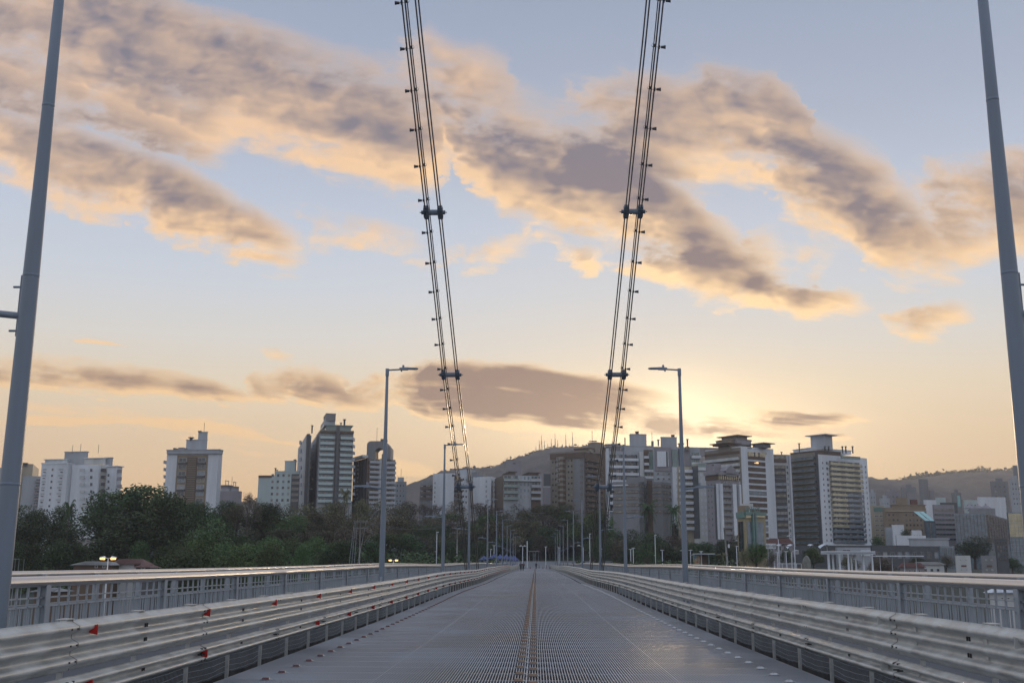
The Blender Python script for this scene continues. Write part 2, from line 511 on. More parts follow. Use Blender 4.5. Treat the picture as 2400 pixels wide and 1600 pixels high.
# steelwork below the deck and the walkways each side
mb = MB()
for i in range(-2, int(END / 5.35)):
    y = 5.35 * i
    mb.box(-8.2, 8.2, y - .12, y + .12, zd(y) - .95, zd(y) - .16)
for x in (-3.9, -2.6, -1.3, 0, 1.3, 2.6, 3.9):
    for k in range(len(YS) - 1):
        mb.beam((x, YS[k], zd(YS[k]) - .30), (x, YS[k + 1], zd(YS[k + 1]) - .30), .10, .34)
o = build('deck_steelwork', mb, 'under'); tag(o, kind='structure')
mb = MB()
for s in (-1, 1):
    for k in range(len(YS) - 1):
        a, b = YS[k], YS[k + 1]
        for (x0, x1, z0, z1) in ((4.90, 7.75, -.10, .02), (7.72, 7.95, -.9, .10)):
            X0, X1 = sorted((s * x0, s * x1))
            v = [(X0, a, zd(a) + z0), (X1, a, zd(a) + z0), (X1, b, zd(b) + z0), (X0, b, zd(b) + z0), (X0, a, zd(a) + z1), (X1, a, zd(a) + z1), (X1, b, zd(b) + z1), (X0, b, zd(b) + z1)]
            mb.add(v, [(0, 3, 2, 1), (4, 5, 6, 7), (0, 1, 5, 4), (1, 2, 6, 5), (2, 3, 7, 6), (3, 0, 4, 7)])
o = build('walkway_floor', mb, 'dgrey'); tag(o, kind='structure')
mb = MB()
for s in (-1, 1):
    for a, b in zip(YS[:-1], YS[1:]):
        mb.beam((s * 4.86, a, zd(a) - .12), (s * 4.86, b, zd(b) - .12), .07, .62)
o = build('dark_gap_beam', mb, 'edge'); tag(o, kind='structure')  # dark beam added to stand in for the shade behind the wire mesh

# road studs
def stud_mesh(face):
    m = MB()
    m.box(-.085, .085, -.012, .012, 0, .006, 0)
    v = [(-.055, -.04, .004), (.055, -.04, .004), (.055, .04, .004), (-.055, .04, .004), (-.043, -.016, .032), (.043, -.016, .032), (.043, .016, .032), (-.043, .016, .032)]
    m.add(v, [(4, 5, 6, 7), (1, 2, 6, 5), (3, 0, 4, 7), (2, 3, 7, 6)], 0)
    m.add(v, [(0, 1, 5, 4)], 1)
    m.lathe([(.012, 0), (.012, .012), (0, .013)], 6, (.075, 0, 0)); m.lathe([(.012, 0), (.012, .012), (0, .013)], 6, (-.075, 0, 0))
    return m.mesh('road_stud', ['galv', face])


def yellow_mesh():
    m = MB()
    v = [(-.062, -.045, .003), (.062, -.045, .003), (.062, .045, .003), (-.062, .045, .003), (-.056, -.022, .034), (.056, -.022, .034), (.056, .022, .034), (-.056, .022, .034)]
    m.add(v, [(0, 1, 5, 4), (4, 5, 6, 7), (1, 2, 6, 5), (3, 0, 4, 7), (2, 3, 7, 6)], 1)
    m.box(-.088, .088, -.006, .006, 0, .007, 0)
    for x in (-.088, .088): m.lathe([(.010, 0), (.010, .016), (0, .018)], 6, (x, 0, 0))
    return m.mesh('road_stud', ['galv', 'amber'])


def studs(me, xf, step, y0, nmax, label, group, mats, tall=1.0):
    y = y0; i = 0; rest = REST
    while y < END - 8:
        x = xf(y)
        if i < nmax:
            o = link('road_stud', me, None, (x, y, zd(y) + .002))
            tag(o, label, 'road stud', group)
        else: rest.box(x - .05, x + .05, y - .03, y + .03, zd(y) + .002, zd(y) + .03, mats)
        y += step; i += 1


REST = MB()
studs(stud_mesh('sred'), lambda y: -3.70, .97, 13.6, 75, 'low steel road stud with red face along the left edge of the grating', 'red studs along the left edge of the road', 0)
studs(stud_mesh('silver'), lambda y: 3.70, .97, 12.7, 75, 'low steel road stud with silver face along the right edge of the grating', 'silver studs along the right edge of the road', 1)
ym = yellow_mesh()
studs(ym, lambda y: -.115, .98, 11.6, 75, 'amber road stud in the left row of the double centre line', 'amber studs of the centre line', 2)
studs(ym, lambda y: .085, .98, 11.3, 75, 'amber road stud in the right row of the double centre line', 'amber studs of the centre line', 2)

tag(build('road_stud', REST, ['under', 'under', 'amber']), 'far run of tiny road studs towards the land end', 'road stud', 'far road studs', 'stuff')

# ------------------------------------------------------------------ crash barriers
def beam_prof(z0, z1, waves):    # open profile, x = how far it stands towards the road
    pr = []
    N_ = waves * 8
    for i in range(N_ + 1):
        t = i / N_
        c = math.cos(2 * math.pi * waves * (t - .5 / waves)) if True else 0
        d = .040 * (1 + max(-1, min(1, 1.35 * -math.cos(2 * math.pi * waves * t))))
        pr.append((d, z1 + (z0 - z1) * t))
    pr.insert(0, (-.004, z1 - .008))
    pr.append((-.004, z0 + .008))
    return pr


def barrier(s):
    jr = random.Random(21 + s)
    side = 'left' if s < 0 else 'right'
    root = empty('crash_barrier', (s * 4.62, 0, 0))
    tag(root, 'long corrugated steel crash barrier with %s reflectors along the %s side of the road' % ('red' if s < 0 else 'grey', side), 'crash barrier', 'crash barriers beside the road')
    for (nm, z0, z1, wv) in (('upper_beam', .545, 1.045, 3), ('lower_beam', .235, .485, 2)):
        pr = beam_prof(z0, z1, wv)
        k = 0; y = 11.05 - 4.35 * 4 if s < 0 else 9.3 - 4.35 * 4
        while y < END - 6:
            ye = y + 4.35 + .10
            m = MB()
            rows = []
            ja, jb = jr.uniform(-.004, .004), jr.uniform(-.004, .004)
            for j in range(4):
                yy = y + (ye - y) * j / 3
                sg = .003 * (k % 2) + ja + (jb - ja) * j / 3 + (jr.uniform(.0, .006) if j in (1, 2) and jr.random() < .3 else 0)
                rows.append([(-s * (d + sg) , yy, zz + zd(yy) + .5 * jb) for (d, zz) in pr])
            for j in range(3): m.quadstrip(rows[j], rows[j + 1], 0, True)
            for dz_ in (.18, .5, .82):
                for dy in (4.32, 4.18):
                    zz = z0 + (z1 - z0) * dz_ + zd(y)
                    m.box(*sorted((-s * .02, -s * .088)), y + dy - .012, y + dy + .012, zz - .009, zz + .009, 1)
            for dz_ in ((.33, .66) if wv == 3 else (.5,)):
                for dy in (2.1, 2.16):
                    zz = z0 + (z1 - z0) * dz_ + zd(y)
                    m.box(*sorted((-s * .0, -s * .010)), y + dy - .014, y + dy + .014, zz - .022, zz + .022, 1)
            # lapped end: a dark seam edge following the corrugation
            r_ = [(-s * (d + .004), y + 4.35, zz + zd(y + 4.35)) for (d, zz) in pr]; r2 = [(-s * (d + .004), y + 4.362, zz + zd(y + 4.35)) for (d, zz) in pr]
            m.quadstrip(r_, r2, 1)
            build(nm, m, ['galv', 'black'], root)
            y += 4.35; k += 1
    pm = MB()
    pm.box(-.025, .025, -.02, .02, -.35, 1.0); pm.box(-.07, .03, -.05, .05, .30, .42); pm.box(-.07, .03, -.05, .05, .70, .90)
    pm.box(-.05, .07, -.085, .085, 1.046, 1.056)
    pm.box(-.02, .02, -.02, .02, 1.0, 1.046)
    pme = pm.mesh('post', 'galv')
    rest = MB()
    i = 0; y = 3.0
    while y < END - 4:
        if i < 100: link('post', pme, root, (s * .06, y, zd(y)))
        else: rest.box(s * .06 - .05, s * .06 + .05, y - .03, y + .03, zd(y) - .3, zd(y) + 1.0)
        y += 2.0; i += 1
    tag(build('post', rest, 'galv', root), kind='stuff')
    # reflectors
    rm = MB()
    v = [(-s * .10, -.008, -.055), (-s * .10, -.008, .055), (-s * .01, -.008, .085 * .4), (-s * .01, -.008, -.085 * .4)]
    v2 = [(a, b + .012, c) for a, b, c in v]
    rm.add(v + v2, [(0, 1, 2, 3), (7, 6, 5, 4), (0, 4, 5, 1), (1, 5, 6, 2), (2, 6, 7, 3), (3, 7, 4, 0)], 0)
    rm.box(*sorted((0, -s * .05)), .004, .05, -.02, .02, 1)
    rme = rm.mesh('reflector', ['red' if s < 0 else 'galv', 'galv'])
    y = 11.55 - 8 if s < 0 else 10.2 - 8
    i = 0
    while y < 200:
        link('reflector', rme, root, (-s * .012, y, zd(y) + .925))
        if i != 4: link('reflector', rme, root, (-s * .012, y - .02, zd(y) + .365))
        y += 3.95; i += 1
    # sagging wire mesh below the beams
    wm = MB()
    rng = random.Random(5)
    wires = []
    yy = 5.0
    pts = [[], [], [], []]
    while yy < 150:
        t = (yy - 5.0) % 2.0 / 2.0
        for q in range(4):
            sag = .018 * math.sin(math.pi * t) * (1 + q * .5) * (1 if q < 3 else .7)
            pts[q].append((s * (.04 + .03 * rng.random()), yy, zd(yy) + .21 - q * .075 - sag + .01 * rng.random()))
        yy += .25
    for q in range(4):
        for a, b in zip(pts[q][:-1], pts[q][1:]): wm.beam(a, b, .004, .004)
    yy = 5.0; i = 0
    while yy < 60:
        j = min(int((yy - 5.0) / .25), len(pts[0]) - 1)
        wm.beam((s * .05, yy, pts[0][j][2] + .02), (s * .06, yy + .01, pts[3][j][2] - .03), .0035, .0035)
        yy += .05
    build('wire_mesh', wm, 'grey', root)
    return root


barrier(-1); barrier(1)

# ------------------------------------------------------------------ outer railings
def railing(s):
    root = empty('bridge_railing', (s * 7.55, 0, 0))
    side = 'left' if s < 0 else 'right'
    tag(root, 'tall grey steel railing with shiny handrail on the %s edge of the bridge' % side, 'railing', 'railings along the bridge edges')
    m = MB(); L = [(0, y, zd(y) + 1.31) for y in YS]
    # oval handrail
    for k in range(len(YS) - 1):
        pass
    prof = [(.095 * math.cos(a), .070 * math.sin(a) + .02 * (1 if math.sin(a) > .5 else 0)) for a in [math.pi * 2 * q / 16 for q in range(16)]]
    rows = [[(px, y, zd(y) + 1.315 + pz) for (px, pz) in prof + prof[:1]] for y in YS]
    for a, b in zip(rows[:-1], rows[1:]): m.quadstrip(a, b, 0, True)
    build('handrail', m, 'rail', root)
    m = MB(); rows = [[(s * .52 + .55 * px, y, zd(y) + 1.43 + .55 * pz) for (px, pz) in prof + prof[:1]] for y in YS]
    for a, b in zip(rows[:-1], rows[1:]): m.quadstrip(a, b, 0, True)
    build('outer_handrail', m, 'rail', root)
    m = MB()
    for (x, z, w, h) in ((0, 1.08, .03, .022), (0, .95, .03, .024), (s * .45, .93, .05, .05), (s * .45, 1.38, .03, .03), (0, .15, .05, .05), (s * .45, .15, .08, .10)):
        pass
    for (x, z, w, h) in ((0, 1.08, .03, .022), (0, .95, .03, .024), (s * .45, .93, .05, .05), (s * .45, 1.38, .03, .03), (0, .15, .05, .05)):
        for a, b in zip(YS[:-1], YS[1:]): m.beam((x, a, zd(a) + z), (x, b, zd(b) + z), w, h)
    build('cross_rail', m, 'grey', root)
    m = MB()
    for a, b in zip(YS[:-1], YS[1:]): m.beam((s * .30, a, zd(a) + .22), (s * .30, b, zd(b) + .22), .02, .40)
    build('toe_board', m, 'white', root)
    pm = MB()
    pm.box(-.07, .07, -.012, .012, -.1, 1.27); pm.box(-.075, -.055, -.075, .075, -.1, 1.27); pm.box(.055, .075, -.075, .075, -.1, 1.27)
    for z in (.35, .62, .92, 1.12): pm.box(-.09, -.07, .03, .06, z - .015, z + .015)
    pme = pm.mesh('post', 'grey')
    y = 16.75 - 5.35 * 5; i = 0
    while y < END:
        link('post', pme, root, (0, y, zd(y))); y += 5.35
    # secondary uprights and pickets
    def pick(nm, x, y0, step, w, d, z0, z1, ymax, n1):
        rest = MB(); yy = y0; i = 0
        pk = MB(); pk.box(-w / 2, w / 2, -d / 2, d / 2, z0, z1); pkm = pk.mesh(nm, 'grey')
        while yy < ymax:
            vis = yy > 9
            if vis and i < n1: link(nm, pkm, root, (x, yy, zd(yy))); i += 1
            else: rest.box(x - w / 2, x + w / 2, yy - d / 2, yy + d / 2, zd(yy) + z0, zd(yy) + z1)
            yy += step
        if rest.v: tag(build(nm, rest, 'grey', root), kind='stuff')
    pick('upright', s * .45, -8, 2.14, .09, .10, -.1, 1.42, END, 100)
    pick('long_picket', 0, -8.06, .357, .030, .030, .15, 1.27, END, 100)
    pick('picket', 0, -8, .119, .016, .016, .02, .96, 200, 100)
    pick('outer_picket', s * .45, -8, .294, .018, .022, .15, .90, 200, 100)
    return root


railing(-1); railing(1)

# ------------------------------------------------------------------ lamp posts of the bridge
def lamp_post():
    r = empty('street_lamp', (0, 0, 0))     # built for the left side: +x points to the road
    m = MB(); m.lathe([(.115, 0), (.112, 2.5), (.095, 5.0), (.072, 7.2), (.055, 9.35), (.0, 9.36)], 16)
    m.box(-.17, .17, -.17, .17, -.1, .03)
    for a in range(4): m.lathe([(.02, 0), (.02, .06), (0, .07)], 6, ((.13 if a & 1 else -.13), (.13 if a & 2 else -.13), .03))
    for z, q in ((2.5, .117), (5.0, .100), (7.2, .078)): m.lathe([(q - .008, z - .02), (q - .0035, z - .016), (q - .0035, z + .016), (q - .009, z + .02)], 16)
    build('pole', m, 'pole', r)
    m = MB(); m.box(-.05, .05, -.125, -.105, .62, 1.02); build('access_hatch', m, 'grey', r)
    m = MB(); m.lathe([(.075, 9.12), (.075, 9.42), (0, 9.43)], 12); m.tube([(0, 0, 9.36), (.55, 0, 9.39)], .034, 8)
    build('arm', m, 'pole', r)
    h = MB()
    def lum(h, x0, sgn, z, k=1.0):
        pts = [(0, .05, -.045, .04), (.16, .10, -.055, .05), (.34, .12, -.045, .05), (.36, .12, -.03, .045), (.70, .11, -.02, .035), (.78, .06, -.015, .02)]
        rows = []
        for (dx_, hw, zb, zt) in pts:
            x = x0 + sgn * dx_ * k
            rows.append([(x, -hw, z + zb), (x, hw, z + zb), (x, hw * .8, z + zt), (x, -hw * .8, z + zt), (x, -hw, z + zb)])
        for a, b in zip(rows[:-1], rows[1:]): h.quadstrip(a, b, 0)
        h.add(rows[0][:4], [(0, 1, 2, 3)]); h.add(rows[-1][:4], [(3, 2, 1, 0)])
    lum(h, .50, 1, 9.42)
    h.lathe([(.045, 0), (.045, .10), (.03, .115), (0, .12)], 10, (.66, 0, 9.46))
    h.box(.56, .62, -.03, .03, 9.30, 9.38)
    lh = build('lamp_head', h, 'pole', r)
    g = MB(); g.box(.90, 1.22, -.09, .09, 9.385, 9.398); build('lens', g, 'lens', lh)
    m = MB(); m.tube([(-.06, 0, 4.50), (-.62, 0, 4.56)], .042, 10); m.box(-.108, -.085, -.03, .03, 4.25, 5.0)
    for z in (4.32, 4.86): m.tube([(-.08, 0, z), (-.20, 0, z)], .014, 6)
    build('side_arm', m, 'pole', r)
    h = MB(); lum(h, -.52, -1, 4.59, .95)
    h.lathe([(.045, 0), (.045, .10), (.03, .115), (0, .12)], 10, (-.68, 0, 4.64))
    lh = build('side_lamp_head', h, 'pole', r)
    g = MB(); g.box(-1.2, -.9, -.09, .09, 4.555, 4.567); build('lens', g, 'lens', lh)
    return r


lamp0 = lamp_post()
LY = [12.16 + 31.15 * i for i in range(11)]
LX = [5.88, 6.0, 6.05, 6.0, 6.0, 6.0, 6.0, 6.0, 6.0, 6.0, 6.0]
first = True
for i, y in enumerate(LY):
    for s in (-1, 1):
        o = lamp0 if first else copy_tree(lamp0)
        first = False
        yy = y
        if i == 1: yy = 42.8
        if i == 2: yy = 71.6
        if i == 3: yy = 98.6
        if i == 4: yy = 136.5
        o.location = (s * LX[i] + (.05 if s > 0 else 0) if i else (-5.96 if s < 0 else 5.74), yy, zd(yy))
        o.rotation_euler = (0, 0, 0 if s < 0 else math.pi)
        sd_ = 'left' if s < 0 else 'right'
        if i == 0: lb = 'nearest grey lamp post, cut by the %s edge of the picture' % sd_
        elif i == 10: lb = 'farthest of the tall bridge lamp posts on the %s walkway' % sd_
        else: lb = 'tall grey lamp post with two heads, %s from the camera on the %s walkway' % (ORD[i], sd_)
        tag(o, lb, 'street lamp', 'lamp posts along the bridge walkways')

# ------------------------------------------------------------------ suspension chains
OUT = [(6.3, 36.5, 34.2), (6.3, 48.8, 27.4), (6.3, 59.4, 21.95), (6.3, 72.9, 14.6), (6.3, 88.6, 7.9), (6.3, 98.6, 1.6), (6.3, 104, -1.8)]
INN = [(5.70, 36.5, 34.2), (5.62, 48.8, 27.4), (5.52, 59.4, 21.95), (5.38, 72.9, 14.6), (5.29, 88.6, 7.9), (5.22, 98.6, 1.6), (5.2, 104, -1.8)]


def chain(s):
    side = 'left' if s < 0 else 'right'
    root = empty('suspension_chain', (s * 5.9, 98, 0))
    tag(root, 'steel eyebar chain with small floodlights coming down to the %s side of deck' % side, 'suspension chain', 'suspension chains of the bridge')
    off_ = Vector((-s * 5.9, -98, 0))
    def P3(p): return Vector((s * p[0], p[1], p[2])) + off_
    for (ch, sep_) in ((OUT, .155), (INN, .155)):
        for k in range(len(ch) - 1):
            a, b = P3(ch[k]), P3(ch[k + 1])
            for q in (-.5, .5):
                m = MB(); sh = Vector((q * sep_, 0, 0))
                m.beam(a + sh, b + sh, .062, .16)
                for e in ((a, b) if k else (b,)): m.tube([e + sh + Vector((-.022, 0, 0)), e + sh + Vector((.022, 0, 0))], .17, 12)
                build('eyebar', m, 'bar', root)
    for k in (2, 3, 4):
        a, b = P3(OUT[k]), P3(INN[k])
        m = MB(); m.tube([a, b], .17, 16)
        d = (P3(OUT[k + 1]) - P3(OUT[k - 1])).normalized()
        for e, e2 in ((a, b), (b, a)):
            o_ = (e - e2).normalized()
            m.beam(e - d * .46 + o_ * .02, e + d * .46 + o_ * .02, .29, .22)
            m.beam(e - d * .30 + o_ * .03, e + d * .30 + o_ * .03, .32, .30)
            m.tube([e + o_ * .1, e + o_ * .32], .12, 10); m.tube([e + o_ * .3, e + o_ * .42], .03, 6)
        build('pin_clamp', m, 'pole', root)
    # conduit and floodlights on the outer chain
    m = MB()
    cp = [P3(p) + Vector((-s * .17, 0, .10)) for p in OUT[:-1]]
    m.tube(cp, .028, 6); build('conduit', m, 'dark', root)
    fl = MB()
    fl.tube([(0, 0, 0), (s * .10, 0, 0)], .016, 5); fl.tube([(0, 0, 0), (-s * .36, 0, .03)], .012, 5)
    prof = [(.10, .055), (.14, .072), (.20, .072), (.33, .10)]
    fl.tube([(s * a, 0, 0) for a, _ in prof], [b for _, b in prof], 10, 0, True, False)
    fl.box(-.03 if s > 0 else -.05, .05 if s > 0 else .03, -.12, .12, -.05, .05)
    fl.box(*sorted((-s * .18, -s * .26)), -.05, .05, .02, .16)
    fl.tube([(-s * .24, 0, .1), (-s * .33, 0, .2), (-s * .38, 0, .08), (-s * .28, 0, .02)], .01, 4)
    fme = fl.mesh('floodlight', 'dark')
    cs = [(P3(a), P3(b)) for a, b in zip(OUT[:-2], OUT[1:-1])]
    tot = 0; nxt = 1.45
    for a, b in cs:
        Ls = (b - a).length
        while nxt < tot + Ls:
            p = a.lerp(b, (nxt - tot) / Ls)
            if p.z > 4: link('floodlight', fme, root, p + Vector((s * .10, 0, .02)))
            nxt += 2.62
        tot += Ls
    return root


chain(-1); chain(1)

# ------------------------------------------------------------------ terrain
def ground(x, y):
    h = -17 + 11 * sm(70, 200, y) + 5.2 * sm(190, 330, y) + .6 * sm(330, 348, y) + 3.0 * sm(350, 470, y) * math.exp(-(x / 120) ** 2) + 7 * sm(450, 800, y) + 10 * sm(700, 1300, y)
    h += 9 * math.exp(-((x + 95) / 55) ** 2 - ((y - 330) / 60) ** 2)
    h += 15 * math.exp(-((x + 20) / 95) ** 2 - ((y - 510) / 62) ** 2) * sm(455, 500, y)
    h += 8 * math.exp(-((x - 70) / 45) ** 2 - ((y - 480) / 60) ** 2) * sm(440, 480, y)
    return h


def sheet(name, xs, ys, hf, m, zoff=0):
    mb = MB(); nx = len(xs)
    mb.v = [(x, y, hf(x, y) + zoff) for y in ys for x in xs]
    mb.f = [(j * nx + i, j * nx + i + 1, (j + 1) * nx + i + 1, (j + 1) * nx + i) for j in range(len(ys) - 1) for i in range(nx - 1)]
    mb.mi = [0] * len(mb.f); mb.smooth = [True] * len(mb.f)
    o = build(name, mb, m); tag(o, kind='structure'); return o


def lin(a, b, n): return [a + (b - a) * i / (n - 1) for i in range(n)]


xs = lin(-3200, -420, 10) + lin(-400, 400, 81) + lin(420, 3200, 10)
ys = lin(-50, 60, 6) + lin(70, 700, 64) + lin(720, 1400, 12) + lin(1500, 2700, 6)
sheet('ground', xs, ys, ground, 'soil')
wb = MB(); wb.add([(-3200, -50, -15.2), (3200, -50, -15.2), (3200, 118, -15.2), (-3200, 118, -15.2)], [(0, 1, 2, 3)])
tag(build('water', wb, 'water'), kind='structure')
# paved landing where the bridge meets the land
sheet('paved_landing', lin(-60, 60, 13), lin(350, 450, 11), ground, 'paving', .04)
# deck end joint
mb = MB(); mb.box(-8, 8, 344.6, 350.3, -1.2, zd(END) - .004); tag(build('abutment', mb, 'concrete'), kind='structure')

# ---- distant hills: crest traced as direction, given real distance and depth
def hillmass(name, crest, Y, depth, seed, foot=6.0):
    rng = random.Random(seed)
    pts = [at(px, py + 9, Y) for px, py in crest]
    cols = []
    N_ = 260
    X0, X1 = pts[0].x, pts[-1].x
    def cz(x):
        for a, b in zip(pts[:-1], pts[1:]):
            if a.x <= x <= b.x:
                t = (x - a.x) / (b.x - a.x); t = t * t * (3 - 2 * t) * .5 + t * .5
                return a.z + (b.z - a.z) * t
        return pts[-1].z
    from mathutils import noise as mn
    mb = MB(); rows = 30
    for j in range(rows):
        t = j / (rows - 1)             # 0 foot near the town, 1 crest, then down behind
        for i in range(N_):
            x = X0 + (X1 - X0) * i / (N_ - 1)
            z = cz(x)
            if t < .85:
                k = t / .85; y = Y - depth * (1 - k); f = math.sin(k * math.pi / 2) ** .9
            else:
                k = (t - .85) / .15; y = Y + depth * .4 * k; f = 1 - k * .4
            b = mn.noise(Vector((x * .012, y * .012, seed))) * 14 * (1 - abs(2 * min(t / .85, 1) - 1)) + mn.noise(Vector((x * .09, y * .09, seed))) * 4
            mb.v.append((x, y, foot + (z - foot) * f + b * (1 if t < .8 else .35)))
    for j in range(rows - 1):
        for i in range(N_ - 1):
            a = j * N_ + i; mb.f.append((a, a + 1, a + N_ + 1, a + N_)); mb.mi.append(0); mb.smooth.append(True)
    o = build(name, mb, 'hill'); tag(o, kind='structure')
    # crest trees: small irregular clumps that roughen the skyline, and the forest on the slope
    cl = MB()
    for _ in range(1500):
        x = X0 + (X1 - X0) * rng.random(); z = cz(x); yy = Y - rng.random() * 20
        r = rng.uniform(2.4, 6.5); up = rng.random() ** 3 * 9
        for q in range(5):
            c = Vector((x + rng.gauss(0, r * .6), yy, z + 1.2 + up * .7 + rng.gauss(0, r * .4)))
            a = Vector((rng.gauss(0, 1), rng.gauss(0, 1), rng.gauss(0, .6))).normalized() * r * .7; b = Vector((rng.gauss(0, 1), rng.gauss(0, 1), rng.gauss(0, .6))).normalized() * r * .5
            cl.add([c - a, c - b, c + a, c + b], [(0, 1, 2, 3)])
        if up > 3.5: cl.beam((x, yy, z - 3), (x, yy, z + up * .7), .45, .45)
    o = build('crest_forest', cl, 'green3'); tag(o, 'thin line of trees along the hill crest' , 'forest', None, 'stuff')
    o['label'] = 'dark fringe of trees along the crest of the %s' % ('hill with masts' if seed == 1 else 'long ridge at the right' if seed == 2 else 'low ridge at the left')
    return cz


hillmass('hill', [(900, 1178), (960, 1145), (1015, 1122), (1060, 1104), (1100, 1097), (1160, 1095), (1185, 1083), (1225, 1070), (1270, 1057), (1300, 1051), (1380, 1046), (1440, 1046), (1520, 1060), (1700, 1080), (1850, 1105), (2000, 1135), (2150, 1190), (2300, 1230)], 1900, 700, 1)
hillmass('ridge', [(1780, 1150), (1900, 1128), (1980, 1118), (2035, 1124), (2065, 1130), (2100, 1126), (2140, 1114), (2200, 1108), (2260, 1104), (2300, 1101), (2340, 1104), (2400, 1098), (2520, 1080), (2700, 1070)], 2100, 800, 2)
hillmass('low_ridge', [(-400, 1200), (0, 1205), (300, 1200), (560, 1178), (620, 1172), (760, 1180), (900, 1178), (1000, 1170)], 1700, 500, 3)

# masts on the hill
MASTS = [(1264, 1049, 1032, .9), (1269, 1052, 1020, 1.6), (1276, 1052, 1033, .6), (1292, 1051, 1028, .6), (1301, 1050, 1016, .8), (1307, 1050, 1031, .7), (1326, 1050, 1017, .8), (1342, 1048, 1012, .8), (1318, 1050, 1040, .5), (1284, 1052, 1040, .4), (1334, 1049, 1040, .5), (1256, 1056, 1045, .4)]
for i, (px, yb, yt, w) in enumerate(sorted(MASTS)):
    a = at(px, yb + 14, 1895); b = at(px, yt, 1895)
    a.x = b.x = (a.x + b.x) / 2
    r = empty('radio_mast', a)
    tag(r, ['red and grey lattice radio mast on the hill crest', 'thin radio mast standing on the hill crest'][w < 1] + ', %s from the left' % ORD[i], 'radio mast', 'radio masts on the hill')
    H = b.z - a.z; m = MB()
    for q in range(3):
        an = q * 2.094
        m.tube([(math.cos(an) * w * 1.6, math.sin(an) * w * 1.6, 0), (math.cos(an) * .35, math.sin(an) * .35, H * .75)], .32, 4)
    z = 0; k = 0
    while z < H * .72:
        t = z / (H * .75); rr = w * 1.6 * (1 - t) + .35 * t
        for q in range(3):
            a1 = q * 2.094; a2 = a1 + 2.094
            m.beam((math.cos(a1) * rr, math.sin(a1) * rr, z), (math.cos(a2) * rr, math.sin(a2) * rr, z + 3), .16, .16)
        z += 3; k += 1
    build('lattice', m, 'grey_r', r)
    m = MB(); m.tube([(0, 0, H * .7), (0, 0, H)], .42, 5); build('antenna', m, 'grey_r', r)

# ------------------------------------------------------------------ trees
def crown_mesh(seed, kind):
    rng = random.Random(seed); m = MB()
    # unit tree: height 10, crown radius about 4
    lobes = []
    nl = {'round': 9, 'tall': 9, 'sparse': 11, 'mound': 9}[kind]
    for i in range(nl):
        an = rng.random() * 6.28; rr = rng.random() ** .5 * (3.0 if kind != 'tall' else 2.0)
        z = {'round': rng.uniform(3.6, 8.2), 'tall': rng.uniform(2.8, 8.6), 'sparse': rng.uniform(4.2, 8.6), 'mound': rng.uniform(1.4, 7.6)}[kind]
        k = 1 - max(0, (z - 5.5)) / 6
        lobes.append((Vector((math.cos(an) * rr * k, math.sin(an) * rr * k, z)), rng.uniform(1.3, 2.2)))
    lobes.append((Vector((0, 0, 7.6)), 2.0)); lobes.append((Vector((0, 0, 5)), 2.6))
    nleaf = {'round': 5200, 'tall': 4600, 'sparse': 2300, 'mound': 5600}[kind]
    tot = sum(r * r for _, r in lobes)
    for c, r in lobes:
        for _ in range(int(nleaf * r * r / tot)):
            d = Vector((rng.gauss(0, 1), rng.gauss(0, 1), rng.gauss(0, 1))).normalized()
            rad = r * (rng.random() ** .28) * rng.uniform(.86, 1.16)
            p = c + Vector((d.x * rad, d.y * rad, d.z * rad * .82))
            s_ = rng.uniform(.09, .21)
            a = Vector((rng.gauss(0, 1), rng.gauss(0, 1), rng.gauss(0, .7))).normalized() * s_
            b = a.cross(Vector((rng.gauss(0, 1), rng.gauss(0, 1), rng.gauss(0, 1)))).normalized() * s_ * .6
            m.add([p - a, p - b, p + a, p + b], [(0, 1, 2, 3)], 0, False)
    return m, lobes


def trunk_mesh(seed, lobes, h0=0):
    rng = random.Random(seed + 99); m = MB()
    fork = 3.0
    m.tube([(0, 0, -3), (0, 0, 0), (.06, .03, 1.5), (rng.uniform(-.2, .2), rng.uniform(-.2, .2), fork)], [.42, .34, .26, .22], 8)
    for c, r in lobes[:8]:
        p1 = Vector((c.x * .4, c.y * .4, fork + (c.z - fork) * .5))
        m.tube([(0, 0, fork - .3), p1, c], [.16, .10, .04], 5)
    return m


def bare_mesh(seed, dense=1.0):
    rng = random.Random(seed); m = MB(); lf = MB()
    def grow(p, d, L, r, lv):
        q = p + d * L
        mid = p.lerp(q, .5) + Vector((rng.gauss(0, 1), rng.gauss(0, 1), rng.gauss(0, 1))) * L * .06
        m.tube([p, mid, q], [r, r * .85, r * .65], 5 if lv < 2 else 3, caps=False)
        if lv >= 5:
            for _ in range(int(3 * dense)):
                c = q + Vector((rng.gauss(0, .25), rng.gauss(0, .25), rng.gauss(0, .25))); a = Vector((rng.gauss(0, 1), rng.gauss(0, 1), rng.gauss(0, 1))).normalized() * .11
                b = a.cross(Vector((rng.gauss(0, 1), rng.gauss(0, 1), 1))).normalized() * .07
                lf.add([c - a, c - b, c + a, c + b], [(0, 1, 2, 3)])
            return
        for _ in range(3 if lv else 4):
            nd = (d + Vector((rng.gauss(0, .55), rng.gauss(0, .55), rng.gauss(.12, .35)))).normalized()
            grow(q, nd, L * rng.uniform(.62, .85), r * .6, lv + 1)
    m.tube([(0, 0, -3), (0, 0, .5)], [.30, .26], 6)
    grow(Vector((0, 0, .4)), Vector((0, 0, 1)), 2.4, .22, 0)
    return m, lf


